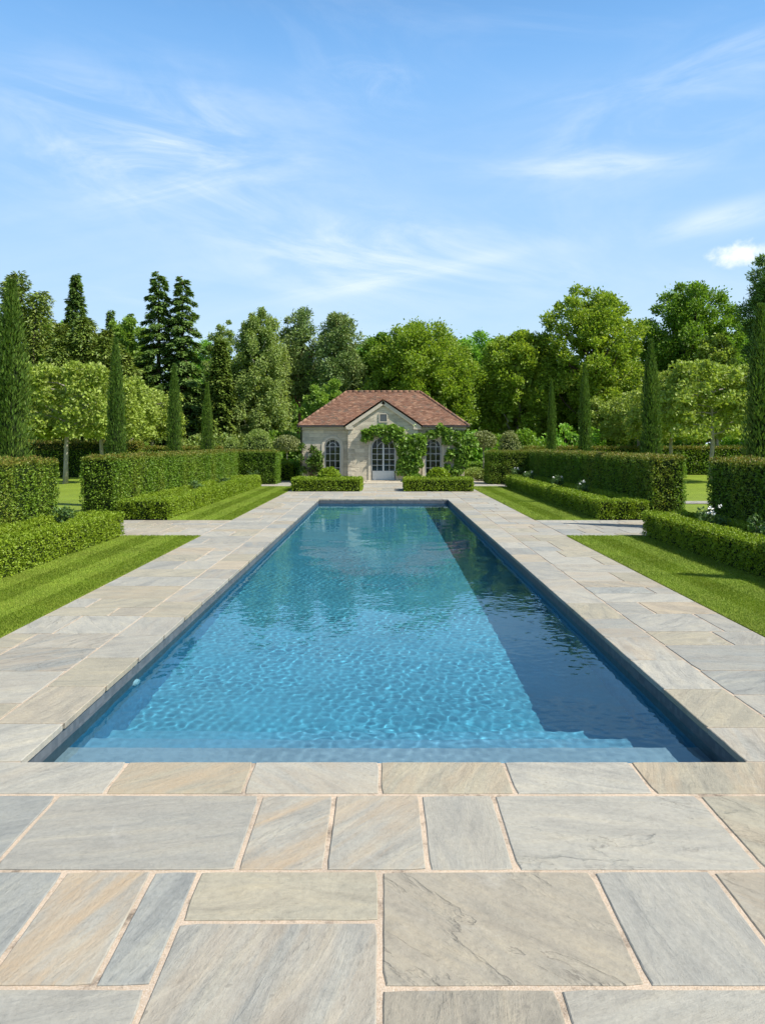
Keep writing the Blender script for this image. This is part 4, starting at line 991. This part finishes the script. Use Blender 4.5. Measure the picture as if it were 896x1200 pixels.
# cornice under the eaves and the raking cornice of the gable
a = Acc()
for sx in (-1, 1):
    a.box(*sorted((sx * (PRX + .02), sx * (HWX + .06))), HY - .1, HY + .05, EZ - .13, EZ + .01)
    a.box(*sorted((sx * (PRX - .0), sx * (PRX + .12))), PRY - .1, HY - .102, EZ - .13, EZ + .02)
    a.box(*sorted((sx * (HWX - .02), sx * (HWX + .1))), HY + .05, HY + HD, EZ - .13, EZ + .01)
    a.box(*sorted((sx * (PRX - .25), sx * (PRX + .12))), PRY - .102, PRY + .05, EZ - .13, EZ + .022)
    # rake
    L_ = math.hypot(PRX + .14, GA - EZ + .02); dirv = np.array([-sx * (PRX + .14), 0, GA - EZ + .02]) / L_; nn = np.array([sx * dirv[2], 0, abs(dirv[0])]); nn /= np.linalg.norm(nn)
    p0 = np.array([sx * (PRX + .14), 0, EZ + .02]); p1 = p0 + dirv * L_
    q = [p0, p1, p1 - nn * .17, p0 - nn * .17]
    V = [(p[0], PRY - .11, p[2]) for p in q] + [(p[0], PRY + .02, p[2]) for p in q]
    a.add(V, [(0, 1, 2, 3), (0, 4, 5, 1), (3, 2, 6, 7), (0, 3, 7, 4), (1, 5, 6, 2)])
lp(a.build('cornice', MB['dressed']))
# gutters
for sx in (-1, 1):
    a = Acc()
    a.box(*sorted((sx * (PRX + .2), sx * (HWX + .26))), HY - .27, HY - .17, EZ + .0, EZ + .075)
    a.box(*sorted((sx * (HWX + .18), sx * (HWX + .26))), HY - .17, HY + HD + .2, EZ + .001, EZ + .074)
    lp(a.build('gutter', MB['lead']))
a = Acc(); a.tube([(-HWX - .04, HY - .2, EZ + .03), (-HWX - .05, HY - .05, EZ - .2), (-HWX - .05, HY - .05, 0)], [.035] * 3, 7)
lp(a.build('drainpipe', MB['lead']))
# roof: deck plus tiles laid in courses
def tiles(acc, A, B, C, D, tw=.17, th=.115):
    """quad/triangle plane A-B eaves, D-C ridge; tiles clipped by centre"""
    A, B, C, D = map(np.array, (A, B, C, D)); u_ = (B - A) / np.linalg.norm(B - A); nrm = np.cross(B - A, D - A + 1e-9 * u_)
    nrm = nrm / np.linalg.norm(nrm); v_ = np.cross(nrm, u_); Hh = float(np.dot(D - A, v_)); Lb = np.linalg.norm(B - A); dl, dr = float(np.dot(D - A, u_)), float(np.dot(C - A, u_))
    k = 0; r = np.random.default_rng(11)
    while k * th < Hh:
        y0 = k * th; f = (y0 + th * .5) / Hh; xl, xr = dl * f, Lb + (dr - Lb) * f; x = xl - (tw / 2 if k % 2 else 0)
        x = math.floor(xl / tw) * tw - (tw / 2 if k % 2 else 0)
        while x < xr:
            a0, a1 = max(x + .004, xl), min(x + tw - .004, xr)
            if a1 - a0 > .03:
                j = r.normal() * .004; lift = .03 + abs(r.normal()) * .006
                p = lambda xx, yy, zz: A + u_ * xx + v_ * yy + nrm * zz
                y1 = min(y0 + th * 1.5, Hh)
                acc.add([p(a0, y0 + j, lift), p(a1, y0 + j, lift), p(a1, y1, .012), p(a0, y1, .012), p(a0, y0 + j, .002), p(a1, y0 + j, .002)], [(0, 1, 2, 3), (4, 5, 1, 0)])
            x += tw
        k += 1
EX, EY0, EY1 = HWX + .20, HY - .24, HY + HD + .24
RZ = 4.72; hd = (EY1 - EY0) / 2; RX = EX - hd + .12; RY = (EY0 + EY1) / 2; E = EZ + .07
a = Acc()
e = [(-EX, EY0, E), (EX, EY0, E), (EX, EY1, E), (-EX, EY1, E)]; rg = [(-RX, RY, RZ), (RX, RY, RZ)]
tiles(a, e[0], e[1], rg[1], rg[0]); tiles(a, e[2], e[3], rg[0], rg[1]); tiles(a, e[3], e[0], rg[0], rg[0]); tiles(a, e[1], e[2], rg[1], rg[1])
# gable roof running back into the main slope
slope = (RZ - E) / hd; GR = GA + .10; yb = EY0 + (GR - E) / slope; gx = PRX + .2; gz0 = E - .02; yv = EY0 + (gz0 - E) / slope
gf = PRY - .16
tiles(a, (-gx, yv, gz0), (-gx, gf, gz0), (0, gf, GR), (0, yb, GR)); tiles(a, (gx, gf, gz0), (gx, yv, gz0), (0, yb, GR), (0, gf, GR))
for p, q, nrm in ((e[0], rg[0], 0), (e[1], rg[1], 0), (e[2], rg[1], 0), (e[3], rg[0], 0), (rg[0], rg[1], 0)):
    p, q = np.array(p), np.array(q); n = int(np.linalg.norm(q - p) / .3)
    for i in range(n):
        s0, s1 = p + (q - p) * (i / n), p + (q - p) * ((i + .96) / n); a.tube([tuple(s0 + [0, 0, .0]), tuple(s1 + [0, 0, .012])], [.085, .078], 7)
for i in range(8):
    y0, y1 = gf + (yb - gf) * i / 8, gf + (yb - gf) * (i + .95) / 8; a.tube([(0, y0, GR), (0, y1, GR + .01)], [.07, .066], 7)
rf = lp(a.build('roof', MB['tile']))
b = Acc()
b.add(e + rg, [(0, 1, 5, 4), (2, 3, 4, 5), (3, 0, 4), (1, 2, 5), (3, 2, 1, 0)])
d_ = .014
b.add([(-gx, yv, gz0 - d_), (-gx, gf, gz0 - d_), (0, gf, GR - d_), (0, yb, GR - d_), (gx, gf, gz0 - d_), (gx, yv, gz0 - d_)], [(0, 1, 2, 3), (4, 5, 3, 2)])
b.build('roof_deck', plain_mat('roof_boards', (.10, .06, .045), .9), rf)

# --- climbing vine and wall shrub
r = np.random.default_rng(123)
vine = thing('climbing_vine', (1.45, PRY - .08, 0), 'green climbing vine over the arched door and round the right window of the pool house', 'vine')
st = Acc(); fo = Acc()
def vblob(px, py, rad, n, yy=None):
    X = at(px, 36.3); Z = zat(py, 36.3); yy = (PRY if abs(X) < PRX + .1 else HY) - .14 if yy is None else yy
    c = (X - 1.45, yy - (PRY - .08), Z)
    ball_leaves(fo, c, 1, n, .17, r, (rad, .22, rad * .9), .8, .0, wr=.85); return c
def zp(zx, zy): return 320 + zx / 3.446, 430 + zy / 3.446
main = [(560, 440), (545, 400), (560, 350), (545, 310), (510, 290), (490, 268), (450, 262), (410, 260), (375, 268)]
arm2 = [(555, 330), (590, 300), (640, 275), (700, 270), (750, 290), (770, 330), (760, 380), (745, 420)]
for path, rads in ((main, (.30, .42, .48, .42, .30, .27, .26, .24, .18)), (arm2, (.38, .36, .23, .25, .36, .36, .32, .25))):
    P = []
    for i, ((zx, zy), rd) in enumerate(zip(path, rads)):
        P.append(vblob(*zp(zx, zy), rd, int(420 * rd / .4)))
        for k in range(4): vblob(*zp(zx + r.normal() * 22, zy + r.normal() * 16), rd * .5, 90)
    st.tube([(p[0], p[1] + .1, p[2]) for p in P], [.045 - .004 * i for i in range(len(P))], 6)
st.tube([(0.1, .04, 0), (.12, .04, .5), (P[0][0] * 0 + .2, .04, 1.0)], [.06, .05, .04], 7)
for (zx, zy) in ((700, 300), (720, 350), (725, 300), (790, 300), (785, 350), (520, 345), (515, 390), (585, 395), (600, 345), (575, 290), (480, 252), (430, 252)): vblob(*zp(zx, zy), .2, 130)
pw = Acc()
P0 = [(745, 445), (742, 420)]
x0 = at(zp(745, 445)[0], 36.3) - 1.45; st.tube([(x0, HY - PRY - .06, 0), (x0, HY - PRY - .06, .9)], [.05, .03], 6)
for k in range(26):
    zx, zy = [(560, 300), (760, 320), (640, 275), (520, 300), (700, 280)][k % 5]; X_, Y_ = zp(zx + r.normal() * 40, zy + r.normal() * 30)
    X = at(X_, 36.3); yy = (PRY if abs(X) < PRX + .1 else HY) - .38; ball_leaves(pw, (X - 1.45, yy - (PRY - .08), zat(Y_, 36.3)), .05, 10, .07, r, shell=.6, wr=.9)
st.build('stem', MB['bark'], vine); fo.build('foliage', MB['vine'], vine); pw.build('pale_tuft', plain_mat('pale_leaf_highlight', (.42, .50, .22), .6), vine)  # pale tufts on the vine are leaf highlights put into colour, not flowers
ws = thing('wall_shrub', (at(365.5, 36.4), HY - .2, 0), 'dark green upright shrub against the wall beside the left window of the pool house', 'shrub')
a = Acc(); b = Acc()
for k in range(16):
    an = r.uniform(-1, 1); hh = r.uniform(.5, 1.85); x = an * (.25 + .36 * hh / 1.8) * 1.25; c = (x, r.uniform(-.25, .1), hh)
    b.tube([(0, 0, 0), (x * .3, 0, hh * .5), c], [.025, .018, .008], 5); ball_leaves(a, c, .19, 75, .15, r, shell=.9)
a.build('foliage', MB['cypress'], ws); b.build('stem', MB['bark'], ws)

# --- pool light on the sunlit left wall
pl = thing('pool_light', (-BX, 6.72, WL - .22), 'small white oval pool light set in the submerged wall of the pool', 'pool light')
a = Acc(); b = Acc()
def disc(acc, x, ry, rz, th, n=20, z=0):
    V = [(x, ry * math.cos(6.2832 * i / n), rz * math.sin(6.2832 * i / n) + z) for i in range(n)] + [(x + th, ry * .86 * math.cos(6.2832 * i / n), rz * .86 * math.sin(6.2832 * i / n) + z) for i in range(n)]
    acc.add(V, [(i, (i + 1) % n, n + (i + 1) % n, n + i) for i in range(n)] + [tuple(range(n, 2 * n))], 0, False)
disc(a, .001, .075, .075, .018); disc(b, .020, .055, .055, .010)
a.build('rim', plain_mat('white_plastic', (.8, .82, .82), .4), pl); b.build('lens', plain_mat('frosted_lens', (.75, .8, .82), .2, .5), pl)
for o in pl.children: o.cycles.is_caustics_receiver = True
